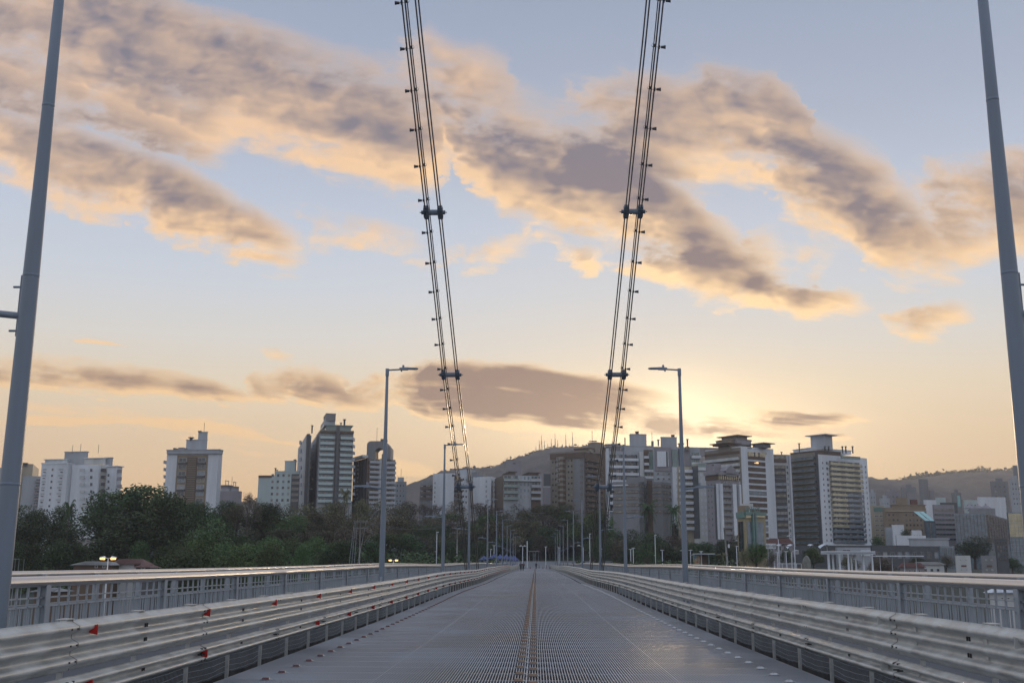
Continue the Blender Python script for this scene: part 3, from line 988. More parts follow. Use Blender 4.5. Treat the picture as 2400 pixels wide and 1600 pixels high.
def palm_mesh(seed):
    rng = random.Random(seed); m = MB()
    for i in range(26):
        an = rng.random() * 6.28; up = rng.uniform(-.3, 1.2); L = rng.uniform(2.6, 3.6)
        pts = []
        for k in range(7):
            t = k / 6
            pts.append(Vector((math.cos(an) * L * t, math.sin(an) * L * t, 8.6 + up * L * t * .8 - 1.9 * t * t * (1.2 + .4 * (1 - up)))))
        sd_ = Vector((-math.sin(an), math.cos(an), 0))
        for k in range(6):
            for q in range(4):
                c = pts[k].lerp(pts[k + 1], q / 4)
                for s in (-1, 1):
                    e = c + sd_ * s * .75 * (1 - .5 * k / 6) + Vector((math.cos(an) * .3, math.sin(an) * .3, -.38))
                    w = (pts[k + 1] - pts[k]).normalized() * .07
                    m.add([c - w, c + w, e], [(0, 1, 2)])
    return m


TREE = {}
def make_proto(kind, idx, leaf):
    key = (kind, idx, leaf)
    if key in TREE: return TREE[key]
    if kind in ('round', 'tall', 'sparse', 'mound'):
        if (kind, idx) not in TREE:
            cm, lobes = crown_mesh(idx * 17 + hash_kind[kind], kind); TREE[(kind, idx)] = (cm, trunk_mesh(idx, lobes).mesh('trunk', 'bark'))
        cm, tm = TREE[(kind, idx)]
        TREE[key] = (cm.mesh('crown', leaf), tm)
    elif kind == 'bare':
        m, lf = bare_mesh(idx * 7 + 3)
        TREE[key] = (lf.mesh('crown', leaf), m.mesh('trunk', 'twig'))
    elif kind == 'palm':
        t = MB(); t.tube([(0, 0, -3), (.1, 0, 4), (.0, 0, 8.6)], [.30, .22, .18], 8)
        TREE[key] = (palm_mesh(idx).mesh('crown', leaf), t.mesh('trunk', 'bark'))
    return TREE[key]


hash_kind = {'round': 1, 'tall': 2, 'sparse': 3, 'mound': 4}
trng = random.Random(11)


def tree(px, ptop, Y, wpx, kind, leaf, label, group, name='tree', zb=None):
    p = at(px, ptop, Y)
    zg = ground(p.x, Y) if zb is None else zb
    H = max(3.0, p.z - zg)
    Wm = wpx / F * Y * (1.22 if 'wooded' in group else 1.0)
    cmesh, tmesh = make_proto(kind, trng.randrange(3), leaf)
    top = {'round': 9.6, 'tall': 10.0, 'sparse': 9.9, 'mound': 9.2, 'bare': 9.6, 'palm': 9.9}[kind]
    sz = H / top; sx = Wm / (8.6 if kind != 'palm' else 6.6)
    r = empty(name, (p.x, Y, zg), trng.random() * 6.28)
    r.scale = (sx, sx, sz)
    tag(r, label, 'tree', group)
    link('crown', cmesh, r); link('trunk', tmesh, r)
    return r


def skyline(pts, x):
    for (a, ya), (b, yb) in zip(pts[:-1], pts[1:]):
        if a <= x <= b: return ya + (yb - ya) * (x - a) / (b - a)
    return pts[-1][1]


DESC = {('round', 'green1'): 'dense dark green tree', ('tall', 'green1'): 'tall dark green tree', ('mound', 'green1'): 'dark bushy tree', ('round', 'green2'): 'mid green round tree',
        ('mound', 'green2'): 'green mounded tree', ('mound', 'green4'): 'bright green mounded tree', ('round', 'green4'): 'bright green round tree', ('sparse', 'green3'): 'thin olive brown tree', ('sparse', 'green5'): 'thin brown tree',
        ('bare', 'green5'): 'nearly bare twiggy tree', ('round', 'green3'): 'olive brown tree', ('tall', 'green3'): 'tall olive brown tree', ('mound', 'green3'): 'olive scrubby tree', ('sparse', 'green2'): 'thin green tree', ('mound', 'green5'): 'low brown bush tree'}
# back row following the skyline of the wood
SKY = [(-40, 1180), (60, 1177), (120, 1178), (165, 1172), (200, 1152), (245, 1140), (290, 1136), (340, 1128), (385, 1140), (420, 1160), (470, 1166), (520, 1160), (570, 1172), (640, 1166), (720, 1166), (800, 1158), (860, 1158), (920, 1168), (980, 1166), (1010, 1160), (1050, 1160), (1080, 1172), (1110, 1174), (1160, 1170), (1220, 1166), (1290, 1168), (1350, 1175), (1400, 1185), (1440, 1195), (1480, 1205), (1520, 1205), (1560, 1208), (1600, 1222), (1640, 1240), (1680, 1255), (1720, 1262), (1760, 1260)]
def row(nm, x0, x1, step, dy, Y, w, kinds, jy=8, base=None):
    x = x0; i = 0
    while x < x1:
        xx = x + trng.uniform(-.25, .25) * step
        top = skyline(SKY, xx) + dy + trng.uniform(-.3, 1) * jy
        if base is not None: top = base + trng.uniform(-1, 1) * jy
        kd = trng.choice(kinds)
        lb = '%s, %s in the %s' % (DESC[kd], ORD[i % 20] if i < 20 else 'last', nm)
        tree(xx, top, Y + trng.uniform(-8, 8), w * trng.uniform(.85, 1.25), kd[0], kd[1], lb, 'trees of the wooded slope')
        x += step; i += 1


DK = [('round', 'green1'), ('tall', 'green1'), ('round', 'green1'), ('mound', 'green1')]
MX = [('round', 'green2'), ('sparse', 'green3'), ('round', 'green3'), ('sparse', 'green5'), ('tall', 'green3')]
CT = [('sparse', 'green3'), ('sparse', 'green5'), ('round', 'green3'), ('round', 'green2'), ('bare', 'green5')]
GR = [('mound', 'green2'), ('mound', 'green4'), ('round', 'green2'), ('mound', 'green1')]
row('back row at far left', -60, 190, 52, 0, 300, 92, DK)
row('back row behind the big dark tree', 430, 640, 46, 2, 320, 84, DK + MX[:2])
row('back row below the pale towers', 640, 960, 42, 2, 420, 74, MX)
row('back row on the central slope', 960, 1400, 40, 2, 505, 66, CT)
row('back row below the grey block', 1400, 1720, 44, 2, 440, 76, DK + [('round', 'green2')])
row('second row at far left', -30, 200, 60, 45, 270, 95, DK)
row('second row below the pale towers', 440, 960, 50, 34, 350, 80, MX + GR[:2])
row('second row on the central slope', 960, 1420, 46, 30, 485, 70, CT + [('round', 'green1')])
row('second row below the grey block', 1400, 1700, 44, 32, 400, 74, DK + [('sparse', 'green5'), ('round', 'green2')])
row('third row at left', 300, 620, 55, 78, 270, 90, GR + DK[:1])
row('third row behind the wires', 620, 960, 48, 72, 320, 82, GR[:1] + MX + DK)
row('low row on the central slope', 950, 1420, 36, 84, 460, 66, CT + DK[:2])
row('middle row on the central slope', 960, 1420, 38, 46, 474, 70, CT)
row('third row on the central slope', 960, 1440, 42, 62, 466, 66, CT + DK)
row('third row at right', 1400, 1700, 44, 62, 380, 70, DK + [('sparse', 'green5')])
row('front row at far left', -30, 200, 55, 0, 235, 80, DK, 5, 1262)
row('front row behind the tiled house', 330, 640, 50, 0, 225, 90, GR, 8, 1268)
row('front row beside the wires', 640, 900, 46, 0, 270, 80, DK[:1] + GR, 8, 1262)
row('front row at the bridge end', 940, 1130, 44, 0, 385, 56, DK + CT[:1], 6, 1262)
row('front row facing the road end', 1130, 1400, 40, 0, 468, 58, DK + CT[:1], 6, 1258)
row('front row beyond the right posts', 1400, 1480, 40, 0, 392, 60, DK + CT[:1], 6, 1262)
row('front row at right', 1480, 1720, 44, 0, 345, 66, DK, 6, 1272)
# the big dark tree and its neighbours
tree(345, 1126, 285, 215, 'round', 'green1', 'biggest dark green tree, rising in front of the two left apartment blocks', 'trees of the wooded slope')
tree(250, 1143, 275, 150, 'round', 'green1', 'broad dark tree against the left side of the biggest tree', 'trees of the wooded slope')
tree(400, 1150, 265, 120, 'round', 'green1', 'broad dark tree against the right side of the biggest tree', 'trees of the wooded slope')
tree(300, 1195, 255, 190, 'mound', 'green1', 'low spreading dark tree under the biggest tree', 'trees of the wooded slope')
tree(585, 1138, 300, 60, 'bare', 'green5', 'bare twiggy tree standing against the sky left of the teal block', 'trees of the wooded slope')
tree(715, 1268, 215, 62, 'mound', 'green4', 'bright green bushy tree low in front of the wood', 'trees of the wooded slope')
tree(500, 1212, 250, 130, 'mound', 'green4', 'wide bright green tree halfway up the left wood', 'trees of the wooded slope')
tree(440, 1285, 205, 130, 'mound', 'green4', 'green bush mass just right of the tiled house', 'trees of the wooded slope')
tree(565, 1275, 215, 110, 'mound', 'green2', 'green bush mass between the house and the wires', 'trees of the wooded slope')
tree(165, 1168, 262, 30, 'palm', 'green1', 'palm tree poking up in front of the white apartment block', 'palm trees', 'palm_tree')
tree(810, 1140, 400, 26, 'palm', 'green3', 'palm tree at the foot of the dark striped tower', 'palm trees', 'palm_tree')
tree(1518, 1170, 402, 46, 'palm', 'green1', 'palm tree in front of the grey banded block', 'palm trees', 'palm_tree')
tree(1578, 1178, 402, 38, 'palm', 'green1', 'palm tree just left of the lamp post at right', 'palm trees', 'palm_tree')
tree(1770, 1268, 330, 80, 'round', 'green2', 'round green tree left of the white signboard', 'park trees at right')
tree(1745, 1285, 300, 42, 'sparse', 'green3', 'pale thin tree in front of the round green tree', 'park trees at right')
tree(1808, 1292, 305, 40, 'sparse', 'green3', 'small thin tree below the white signboard', 'park trees at right')
tree(1842, 1283, 340, 46, 'round', 'green1', 'dark tree behind the white street poles', 'park trees at right')
tree(1905, 1278, 330, 62, 'round', 'green2', 'round dark tree between the boulder and the pergola', 'park trees at right')
tree(1700, 1262, 370, 70, 'round', 'green1', 'dark tree at the foot of the arched block', 'park trees at right')
tree(1735, 1248, 400, 60, 'round', 'green3', 'olive tree below the ochre building', 'park trees at right')
tree(1690, 1293, 290, 34, 'palm', 'green3', 'low drooping palm beside the bus shelter', 'palm trees', 'palm_tree')
tree(1990, 1296, 320, 60, 'mound', 'green3', 'olive shrub tree growing through the pergola', 'park trees at right')
tree(2060, 1300, 300, 80, 'mound', 'green5', 'brown scrubby tree right of the pergola', 'park trees at right')
tree(2062, 1254, 400, 56, 'round', 'green1', 'dark tree at the foot of the tan hotel', 'park trees at right')
tree(2118, 1236, 420, 42, 'round', 'green1', 'dark tree in front of the tan hotel windows', 'park trees at right')
tree(2215, 1300, 330, 50, 'sparse', 'green3', 'thin tree left of the pale house', 'park trees at right')
tree(2280, 1252, 420, 90, 'round', 'green1', 'dark tree below the dark glass office', 'park trees at right')
tree(2370, 1305, 330, 60, 'mound', 'green1', 'dark bush at the right edge', 'park trees at right')
tree(2150, 1305, 330, 60, 'mound', 'green1', 'dark bush beside the low red roofs', 'park trees at right')
tree(1518, 1298, 330, 26, 'bare', 'green3', 'small young tree with bare branches beside the thin white pole', 'park trees at right')
tree(1610, 1265, 350, 34, 'bare', 'green5', 'bare pale tree just right of the lamp post', 'park trees at right')
tree(1330, 1262, 462, 40, 'bare', 'green3', 'tree with a leaning pale trunk at the bridge end', 'park trees at right')
for i, (px, pt, w) in enumerate([(2292, 1091, 12), (2302, 1089, 14), (2320, 1094, 10), (2338, 1096, 8)]):
    tree(px, pt, 2095, w, 'sparse', 'green3', '%s of the wind-blown trees on the right ridge, from the left' % ORD[i], 'trees on the ridge', 'tree', at(px, 1106, 2095).z)
tree(1197, 1068, 1895, 6, 'round', 'green3', 'lone small tree on the hill crest above the grey block', 'trees on the ridge', 'tree', at(1197, 1078, 1895).z)

# undergrowth filling the slopes under the trees
ug = MB(); r_ = random.Random(77)
for _ in range(5200):
    px = r_.uniform(-60, 1730); Y = r_.uniform(215, 470); p = at(px, 1320, Y); zg = ground(p.x, Y); R0 = r_.uniform(.8, 2.4)
    if (abs(p.x) < 11 and Y < 352) or (abs(p.x) < 40 and 340 < Y < 452): continue
    for q in range(9):
        c = Vector((p.x + r_.gauss(0, R0 * .6), Y + r_.gauss(0, R0 * .6), zg + abs(r_.gauss(0, R0 * .8))))
        a = Vector((r_.gauss(0, 1), r_.gauss(0, 1), r_.gauss(0, .8))).normalized() * .55; b = a.cross(Vector((r_.gauss(0, 1), r_.gauss(0, 1), r_.gauss(0, 1)))).normalized() * .38
        ug.add([c - a, c - b, c + a, c + b], [(0, 1, 2, 3)])
tag(build('undergrowth', ug, 'green1'), 'dark scrub covering the ground under the trees', 'undergrowth', None, 'stuff')

# ------------------------------------------------------------------ buildings
def hslope(px, py):
    d = ray(px, py); return d.x / d.y


vr = random.Random(8)


class Bld:
    """Box building placed by its visible corner (xc) and its outer edges (xl, xr) in photograph pixels, Y metres away;
    th = how far its right face turns away from us."""
    def __init__(s, label, xl, xc, xr, ytop, Y, th, m, wl=18, wr=18, name='apartment_building', cat='building', group=None, base=None, cornice=None):
        th = R(th); s.th = th; s.Y = Y
        s.r = Vector((math.cos(th), math.sin(th), 0)); s.l = Vector((-math.sin(th), math.cos(th), 0))
        s.C = at(xc, ytop, Y); s.top = s.C.z
        s.wr = s.solve(xr, ytop, s.r) if xr is not None else wr
        s.wl = s.solve(xl, ytop, s.l) if xl is not None else wl
        s.base = ground(s.C.x, s.C.y) - 3 if base is None else base
        s.root = empty(name, (s.C.x, s.C.y, s.base), th)
        tag(s.root, label, cat, group)
        s.inv = (Matrix.Translation((s.C.x, s.C.y, s.base)) @ Matrix.Rotation(th, 4, 'Z')).inverted()
        s.H = s.top - s.base
        b = MB(); b.box(0, s.wr, 0, s.wl, 0, s.H)
        if cornice: b.box(-cornice, s.wr + cornice, -cornice, s.wl + cornice, s.H + .003, s.H + .6)
        s.wall = build('wall', b, m, s.root)
        s.cache = {}
    def solve(s, px, py, d):
        k = hslope(px, py)
        den = k * d.y - d.x
        w = (s.C.x - CAM.x - k * (s.C.y - CAM.y)) / den
        if w < 0 or w > 90: print('BAD WIDTH', s.C, px, w); w = max(4, min(abs(w), 40))
        return w
    def z(s, py, Y=None):            # local height seen at a pixel row (on the corner line)
        return at(1256, py, Y or s.Y).z - s.base
    def place(s, me, name, side, u, z, out=0.0, parent=None):
        o = link(name, me, parent or s.root)
        if side == 'R': o.location = (u, -out, z)
        else: o.location = (-out, s.wl - u, z); o.rotation_euler = (0, 0, R(-90))
        return o
    def W(s, side): return s.wr if side == 'R' else s.wl
    def panel(s, side, a, b, y0, y1, m, name='wall_panel', t=.12, raw=False):
        w = s.W(side); mb = MB(); mb.box(0, (b - a) * w, -t, .0, 0, s.z(y0) - s.z(y1))
        return s.place(mb.mesh(name, m), name, side, a * w, s.z(y1))
    def grid(s, side, a, b, n, y0, y1, rows, fw=.6, fh=.5, kind='win', mats=('white2', 'glass'), name=None, skip=None, t=.06, sub=0, depth=1.1):
        """rows x n openings between fractions a..b of a face; y0/y1 = pixel rows of the top and bottom of the grid"""
        w = s.W(side) * (b - a) / n; h = (s.z(y0) - s.z(y1)) / rows
        ww, hh = w * fw, h * fh
        name = name or {'win': 'window', 'band': 'window_band', 'balc': 'balcony', 'shut': 'shutter', 'fin': 'facade_fin', 'bay': 'bay_window'}[kind]
        mb = MB()
        if kind == 'win':
            f = .09
            mb.box(0, f, -t, 0, 0, hh, 0); mb.box(ww - f, ww, -t, 0, 0, hh, 0); mb.box(f, ww - f, -t, 0, 0, f, 0); mb.box(f, ww - f, -t, 0, hh - f, hh, 0)
            mb.box(f, ww - f, -t * .75, 0, f, hh - f, 1)
            if ww > 1.3: mb.box(ww / 2 - .03, ww / 2 + .03, -t * .8, 0, f, hh - f, 0)
        elif kind == 'band':
            mb.box(0, ww, -t, 0, 0, hh, 1)
            k = max(2, int(ww / 1.6))
            for i in range(k + 1): mb.box(i * ww / k - .04, i * ww / k + .04, -t - .05, -t, 0, hh, 0)
            mb.box(0, ww, -t - .07, -t, hh - .05, hh + .05, 0); mb.box(0, ww, -t - .07, -t, -.05, .05, 0)
        elif kind == 'balc':
            d = depth
            mb.box(0, ww, -d, -.002, -.14, .0, 0); mb.box(0, ww, -d, -d + .10, 0, min(1.05, hh * .45), 1)
            mb.box(0, .10, -d + .1, -.002, 0, min(1.05, hh * .45), 1); mb.box(ww - .10, ww, -d + .1, -.002, 0, min(1.05, hh * .45), 1)
            mb.box(.2, ww - .2, -.05, -.0, .05, hh - .35, 2)
            k = max(1, int(ww / 1.5))
            for i in range(k + 1): mb.box(.2 + i * (ww - .4) / k - .05, .2 + i * (ww - .4) / k + .05, -.09, -.05, .05, hh - .35, 0)
            # curtains and open panes: some leaves paler
            for i in range(k):
                if (i * 7 + int(ww)) % 3 == 0: mb.box(.3 + i * (ww - .4) / k, .1 + (i + .8) * (ww - .4) / k, -.06, -.05, .05, hh - .5, 3)
        elif kind == 'shut':
            mb.box(0, ww, -t, 0, 0, hh, 0)
            for i in range(1, 6): mb.box(.04, ww - .04, -t - .012, -t, hh * i / 6 - .02, hh * i / 6 + .02, 1)
        elif kind == 'fin':
            mb.box(0, ww, -depth, 0, 0, hh, 0)
        elif kind == 'bay':
            pts = [(0, 0), (ww * .18, -depth * .75), (ww * .5, -depth), (ww * .82, -depth * .75), (ww, 0)]
            for zz0, zz1, mi in ((0, hh * .40, 0), (hh * .40, hh * .88, 1), (hh * .88, hh, 0)):
                mb.quadstrip([(x, y, zz0) for x, y in pts], [(x, y, zz1) for x, y in pts], mi)
            for zz in (0.02, hh * .4, hh - .02): mb.add([(x, y, zz) for x, y in pts], [(0, 1, 2, 3, 4)], 0)
        mm = (list(mats) + ['curt'] * 4)[:4] if kind == 'balc' else list(mats)
        me = mb.mesh(name, mm); mes = [me] * 4
        if kind in ('win', 'band') and mats[1] in ('glass', 'dgrey', 'bglass', 'brown') and rows * n > 4:   # some panes curtained or shuttered
            mes = [me] * 5 + [mb.mesh(name, [mats[0], 'curt']), mb.mesh(name, [mats[0], 'bglass']), mb.mesh(name, [mats[0], 'warm'])]
        if kind == 'balc':                                      # furniture, blinds, drying clothes: another arrangement of pale leaves
            m2 = MB(); m2.v, m2.f, m2.mi, m2.smooth = list(mb.v), list(mb.f), list(mb.mi), list(mb.smooth)
            for q in range(3):
                x = ww * (.08 + .3 * q + .1 * vr.random()); m2.box(x, x + ww * vr.uniform(.06, .16), -depth * .7, -depth * .5, .05, vr.uniform(.9, max(1.0, hh - .5)), 3)
            mes = [me, me, m2.mesh(name, mm), m2.mesh(name, [mm[0], mm[1], mm[2], 'warm'])]
        for j in range(rows):
            for i in range(n):
                if skip and skip(i, j): continue
                s.place(vr.choice(mes), name, side, s.W(side) * a + w * (i + .5 - fw / 2), s.z(y1) + h * (rows - 1 - j) + h * (1 - fh) / 2)
        return me
    def boxpx(s, xl, xc, xr, ytop, ybot, m, dY=3, th=None, name='roof_house', cornice=0.0, wl=8, wr=8, parent=None):
        t_ = s.th if th is None else R(th)
        r = Vector((math.cos(t_), math.sin(t_), 0)); l = Vector((-math.sin(t_), math.cos(t_), 0))
        C0 = s.C; s.C = at(xc, ytop, s.Y + dY)
        w1 = s.solve(xr, ytop, r) if xr is not None else wr
        w2 = s.solve(xl, ytop, l) if xl is not None else wl
        C = s.C; s.C = C0
        zb = at(xc, ybot, s.Y + dY).z
        b = MB(); b.box(0, w1, 0, w2, zb - C.z, 0)
        if cornice: b.box(-cornice, w1 + cornice, -cornice, w2 + cornice, 0.003, .35)
        xf = s.inv @ Matrix.Translation(C) @ Matrix.Rotation(t_, 4, 'Z')
        o = build(name, b, m, parent or s.root, xf=xf)
        return o
    def pipe(s, px, ytop, ybot, dY=3, r=.2, name='chimney_pipe', m='dark', cap=True):
        a = s.inv @ at(px, ybot, s.Y + dY); b = s.inv @ at(px, ytop, s.Y + dY); b.x, b.y = a.x, a.y
        mb = MB(); mb.tube([a, b], r, 6)
        if cap: mb.tube([b, b + Vector((0, 0, .3))], r * 1.9, 6)
        return build(name, mb, m, s.root)
    def parapet(s, m='gglass', h=1.1, t=.08):
        mb = MB()
        for (x0, x1, y0, y1) in ((0, s.wr, 0, t), (0, t, t, s.wl), (s.wr - t, s.wr, t, s.wl), (t, s.wr - t, s.wl - t, s.wl)): mb.box(x0, x1, y0, y1, s.H + .003, s.H + h)
        return build('parapet', mb, m, s.root)


TW = 'tower blocks of the city'
# far left pair
b = Bld('pale grey block with dark balconies behind the nearest left lamp post', -30, 22, 52, 1094, 470, 60, 'wgrey', group=TW)
b.boxpx(30, 48, 78, 1086, 1220, 'beige', 12, 20, 'rear_wing'); b.grid('R', .05, .95, 1, 1100, 1180, 6, .9, .8, 'balc', ('grey_r', 'dgrey', 'glass'))
b.grid('L', .1, .9, 3, 1100, 1180, 6, .5, .45)
b.pipe(45, 1083, 1090, 12, .8); b.pipe(59, 1086, 1092, 12, .7)
b = Bld('plain pale grey block with a pink balcony column beside the white stepped block', 54, 54, 98, 1115, 455, 8, 'wgrey', wl=14, group=TW)
b.grid('R', .68, .98, 1, 1120, 1190, 5, .9, .7, 'balc', ('mauve', 'mauve', 'glass'))
# white stepped block
b = Bld('white stepped apartment block left of the biggest dark tree', 98, 160, 160, 1087, 430, 82, 'white', wr=14, group=TW, cornice=.2)
b.grid('L', .04, .22, 1, 1094, 1195, 7, .8, .32, 'shut', ('white2', 'wgrey')); b.grid('L', .36, .50, 1, 1094, 1195, 7, .55, .40); b.grid('L', .64, .86, 1, 1094, 1195, 7, .8, .32, 'shut', ('white2', 'wgrey'))
b.grid('L', .08, .20, 1, 1100, 1200, 7, .6, .1, 'fin', ('dgrey', 'dgrey'), 'air_conditioner', depth=.5); b.grid('L', .72, .84, 1, 1100, 1200, 7, .6, .1, 'fin', ('dgrey', 'dgrey'), 'air_conditioner', depth=.5)
x2 = b.boxpx(160, 171, 171, 1092, 1260, 'dgrey', 3, 82, 'recessed_bay', 0, wr=10)
x3 = b.boxpx(170, 233, 236, 1088, 1260, 'white', -1, 80, 'wing'); x4 = b.boxpx(236, 251, 251, 1088, 1260, 'white2', 3, 80, 'balcony_bay', wr=8)
x5 = b.boxpx(251, 275, 287, 1093, 1260, 'white', 0, 70, 'wing', .5)
b.boxpx(152, 203, 207, 1059, 1090, 'wgrey', 6, 80, 'roof_house', .25); b.boxpx(106, 158, 160, 1077, 1086, 'white2', 4, 80, 'roof_slab', .4); b.boxpx(198, 246, 249, 1074, 1087, 'white2', 4, 80, 'roof_slab', .4)
b.boxpx(247, 262, 265, 1073, 1092, 'wgrey', 5, 80, 'roof_house', .2)
def winbox(b, x0, x1, y0, y1, rows, dY, mats, name='window', wd=.35, th=82):
    """small window boxes placed on a protruding wing, one object each"""
    for j in range(rows):
        ya = y0 + (y1 - y0) * j / rows; yb = ya + (y1 - y0) / rows * .42
        p = at(x0, ya, b.Y + dY); q = at(x1, ya, b.Y + dY); zb = at(x0, yb, b.Y + dY).z
        mb = MB(); mb.box(min(p.x, q.x), max(p.x, q.x), b.Y + dY - wd, b.Y + dY + .4, zb, p.z)
        build(name, mb, mats, b.root, xf=b.inv)
winbox(b, 212, 216, 1098, 1198, 6, -2.6, 'glass'); winbox(b, 188, 198, 1098, 1198, 6, -1.6, 'white2', 'shutter', .5); winbox(b, 253, 256, 1110, 1170, 4, -.8, 'glass')
winbox(b, 239, 248, 1098, 1180, 5, 2.3, 'dgrey', 'balcony', .9); winbox(b, 277, 285, 1100, 1170, 4, -.2, 'mauve', 'balcony', 1.1)
for px, yt in ((169, 1043), (188, 1040), (230, 1042)): b.pipe(px, yt, 1062, 7, .09, 'aerial', 'dark', False)
# tower with tan recess
b = Bld('white framed tower with tan centre and dark balconies rising above the biggest tree', 392, 513, 513, 1058, 440, 84, 'white', wr=16, group=TW, cornice=.0)
b.boxpx(391, 514, 514, 1054, 1062, 'wgrey', -1, 84, 'roof_slab', .2, wr=16)
b.panel('L', .205, .80, 1066, 1220, 'tan', t=.15); b.panel('L', .41, .60, 1072, 1220, 'brown', 'stair_screen', t=.3)
b.grid('L', .24, .39, 1, 1070, 1182, 7, .95, .62, 'win', ('white2', 'glass'), t=.3); b.grid('L', .61, .76, 1, 1070, 1182, 7, .95, .62, 'win', ('white2', 'glass'), t=.3)
b.grid('L', .24, .40, 1, 1078, 1190, 7, 1, .26, 'fin', ('dgrey', 'dgrey'), 'balcony', skip=lambda i, j: j in (1, 3, 5), depth=.9); b.grid('L', .60, .76, 1, 1078, 1190, 7, 1, .26, 'fin', ('dgrey', 'dgrey'), 'balcony', skip=lambda i, j: j in (1, 3, 5), depth=.9)
b.grid('L', .42, .59, 1, 1074, 1200, 24, .9, .3, 'fin', ('taupe', 'taupe'), 'screen_slat', depth=.42)
b.boxpx(437, 484, 486, 1031, 1056, 'wgrey', 5, 84, 'roof_house', .15); b.boxpx(465, 485, 487, 1013, 1032, 'wgrey', 5.5, 84, 'lift_tower', .1)
b.boxpx(464, 472, 473, 1009, 1011, 'dark', 5, 84, 'roof_hatch'); b.pipe(478, 990, 1014, 7, .08, 'aerial', 'dark', False); b.pipe(448, 1026, 1032, 6, .7)
b.boxpx(406, 410, 410, 1049, 1055, 'dgrey', 2, 84, 'roof_vent'); b.boxpx(418, 430, 430, 1048, 1055, 'mauve', 2, 84, 'roof_vent')
winbox(b, 389, 392, 1080, 1165, 5, 6, 'wgrey', 'balcony', 3)
winbox(b, 514, 517, 1080, 1165, 5, 6, 'wgrey', 'balcony', 3)
# small tanks block
b = Bld('low mauve block with two round water tanks against the sky', 508, 560, 560, 1150, 520, 84, 'mauve', wr=12, group=TW)
for px, w in ((531, 3.0), (549, 2.2)):
    a = b.inv @ at(px, 1152, b.Y + 4); c = b.inv @ at(px, 1137 if w > 2.5 else 1140, b.Y + 4); c.x, c.y = a.x, a.y
    mb = MB(); mb.tube([a, c], w, 14); build('water_tank', mb, 'mauve', b.root)
    mb = MB()
    for dx in (-1, 1): mb.tube([c + Vector((dx * w * .6, 0, 0)), c + Vector((dx * w * .6, 0, 2.2))], .14, 5)
    mb.tube([c + Vector((-w * .8, 0, 2.2)), c + Vector((w * .8, 0, 2.2))], .18, 5); build('tank_frame', mb, 'dark', b.root)
b.pipe(543, 1117, 1140, 5, .08, 'aerial', 'dark', False)
# teal/white block with square windows
b = Bld('white and pale teal block with rows of small square windows', 606, 703, 703, 1114, 440, 86, 'mint', wr=14, group=TW)
b.boxpx(645, 702, 703, 1105, 1116, 'mint', .5, 86, 'upper_storey', .1); b.boxpx(668, 692, 695, 1081, 1106, 'mint', 4, 84, 'lift_tower', .15); b.boxpx(688, 695, 695, 1076, 1081, 'dark', 5, 84, 'roof_tank')
b.grid('L', .28, .80, 4, 1107, 1180, 5, .5, .48, 'win', ('white2', 'glass')); b.panel('L', .80, .995, 1111, 1200, 'dgrey', 'glazed_bay'); b.grid('L', .81, .99, 1, 1112, 1180, 5, .95, .45, 'band', ('grey_r', 'warm'), t=.2)
b.panel('L', 0, .32, 1114, 1120, 'brown', 'parapet_band'); b.pipe(645, 1098, 1114, 3, .25); b.pipe(649, 1102, 1114, 3, .2)
# tall balcony tower
b = Bld('tallest left tower with glazed balconies and a dark central pipe strip', 728, 750, 829, 1011, 430, 16, 'wgrey', group=TW)
b.panel('L', 0, 1, 1011, 1240, 'wgrey', 'side_wall'); b.panel('L', .72, .99, 1010, 1240, 'dgrey', 'dark_strip', t=.2)
b.grid('L', .08, .58, 2, 1020, 1165, 12, .4, .3, 'win', ('mauve', 'dgrey'), t=.2)
b.panel('R', 0, 1, 1009, 1014, 'brown', 'cornice_band', t=1.2)
b.grid('R', .0, .45, 1, 1015, 1178, 12, .96, .95, 'balc', ('wgrey', 'pglass', 'bglass'), depth=1.7); b.grid('R', .60, .99, 1, 1015, 1178, 12, .98, .95, 'balc', ('wgrey', 'pglass', 'bglass'), depth=1.7)
b.grid('R', .04, .26, 1, 1015, 1178, 12, .95, .56, 'win', ('wgrey', 'gglass'), t=.4); b.grid('R', .76, .96, 1, 1015, 1178, 12, .95, .56, 'win', ('wgrey', 'gglass'), t=.4)
b.panel('R', .475, .575, 996, 1240, 'dgrey', 'pipe_shaft', t=2.2)
b.boxpx(700, 718, 730, 1019, 1240, 'wgrey', 8, 16, 'left_wing'); b.boxpx(709, 720, 727, 1016, 1240, 'dgrey', 6.5, 16, 'dark_strip')
b.boxpx(729, 764, 823, 997, 1011, 'gglass', 5, 16, 'glazed_storey', .8); b.boxpx(752, 762, 786, 981, 999, 'wgrey', 7, 16, 'roof_house'); b.boxpx(759, 765, 787, 970, 985, 'grey_r', 6.5, 16, 'lift_tower', .15)
b.pipe(731, 998, 1015, 4, .3); b.pipe(799, 992, 1000, 7, .25); b.pipe(807, 984, 1000, 7, .4)
winbox(b, 703, 707, 1033, 1170, 7, 8, 'wgrey', 'balcony', 1.2); winbox(b, 829, 832, 1027, 1170, 9, 4, 'wgrey', 'balcony', 3)
b.parapet('gglass', .8)
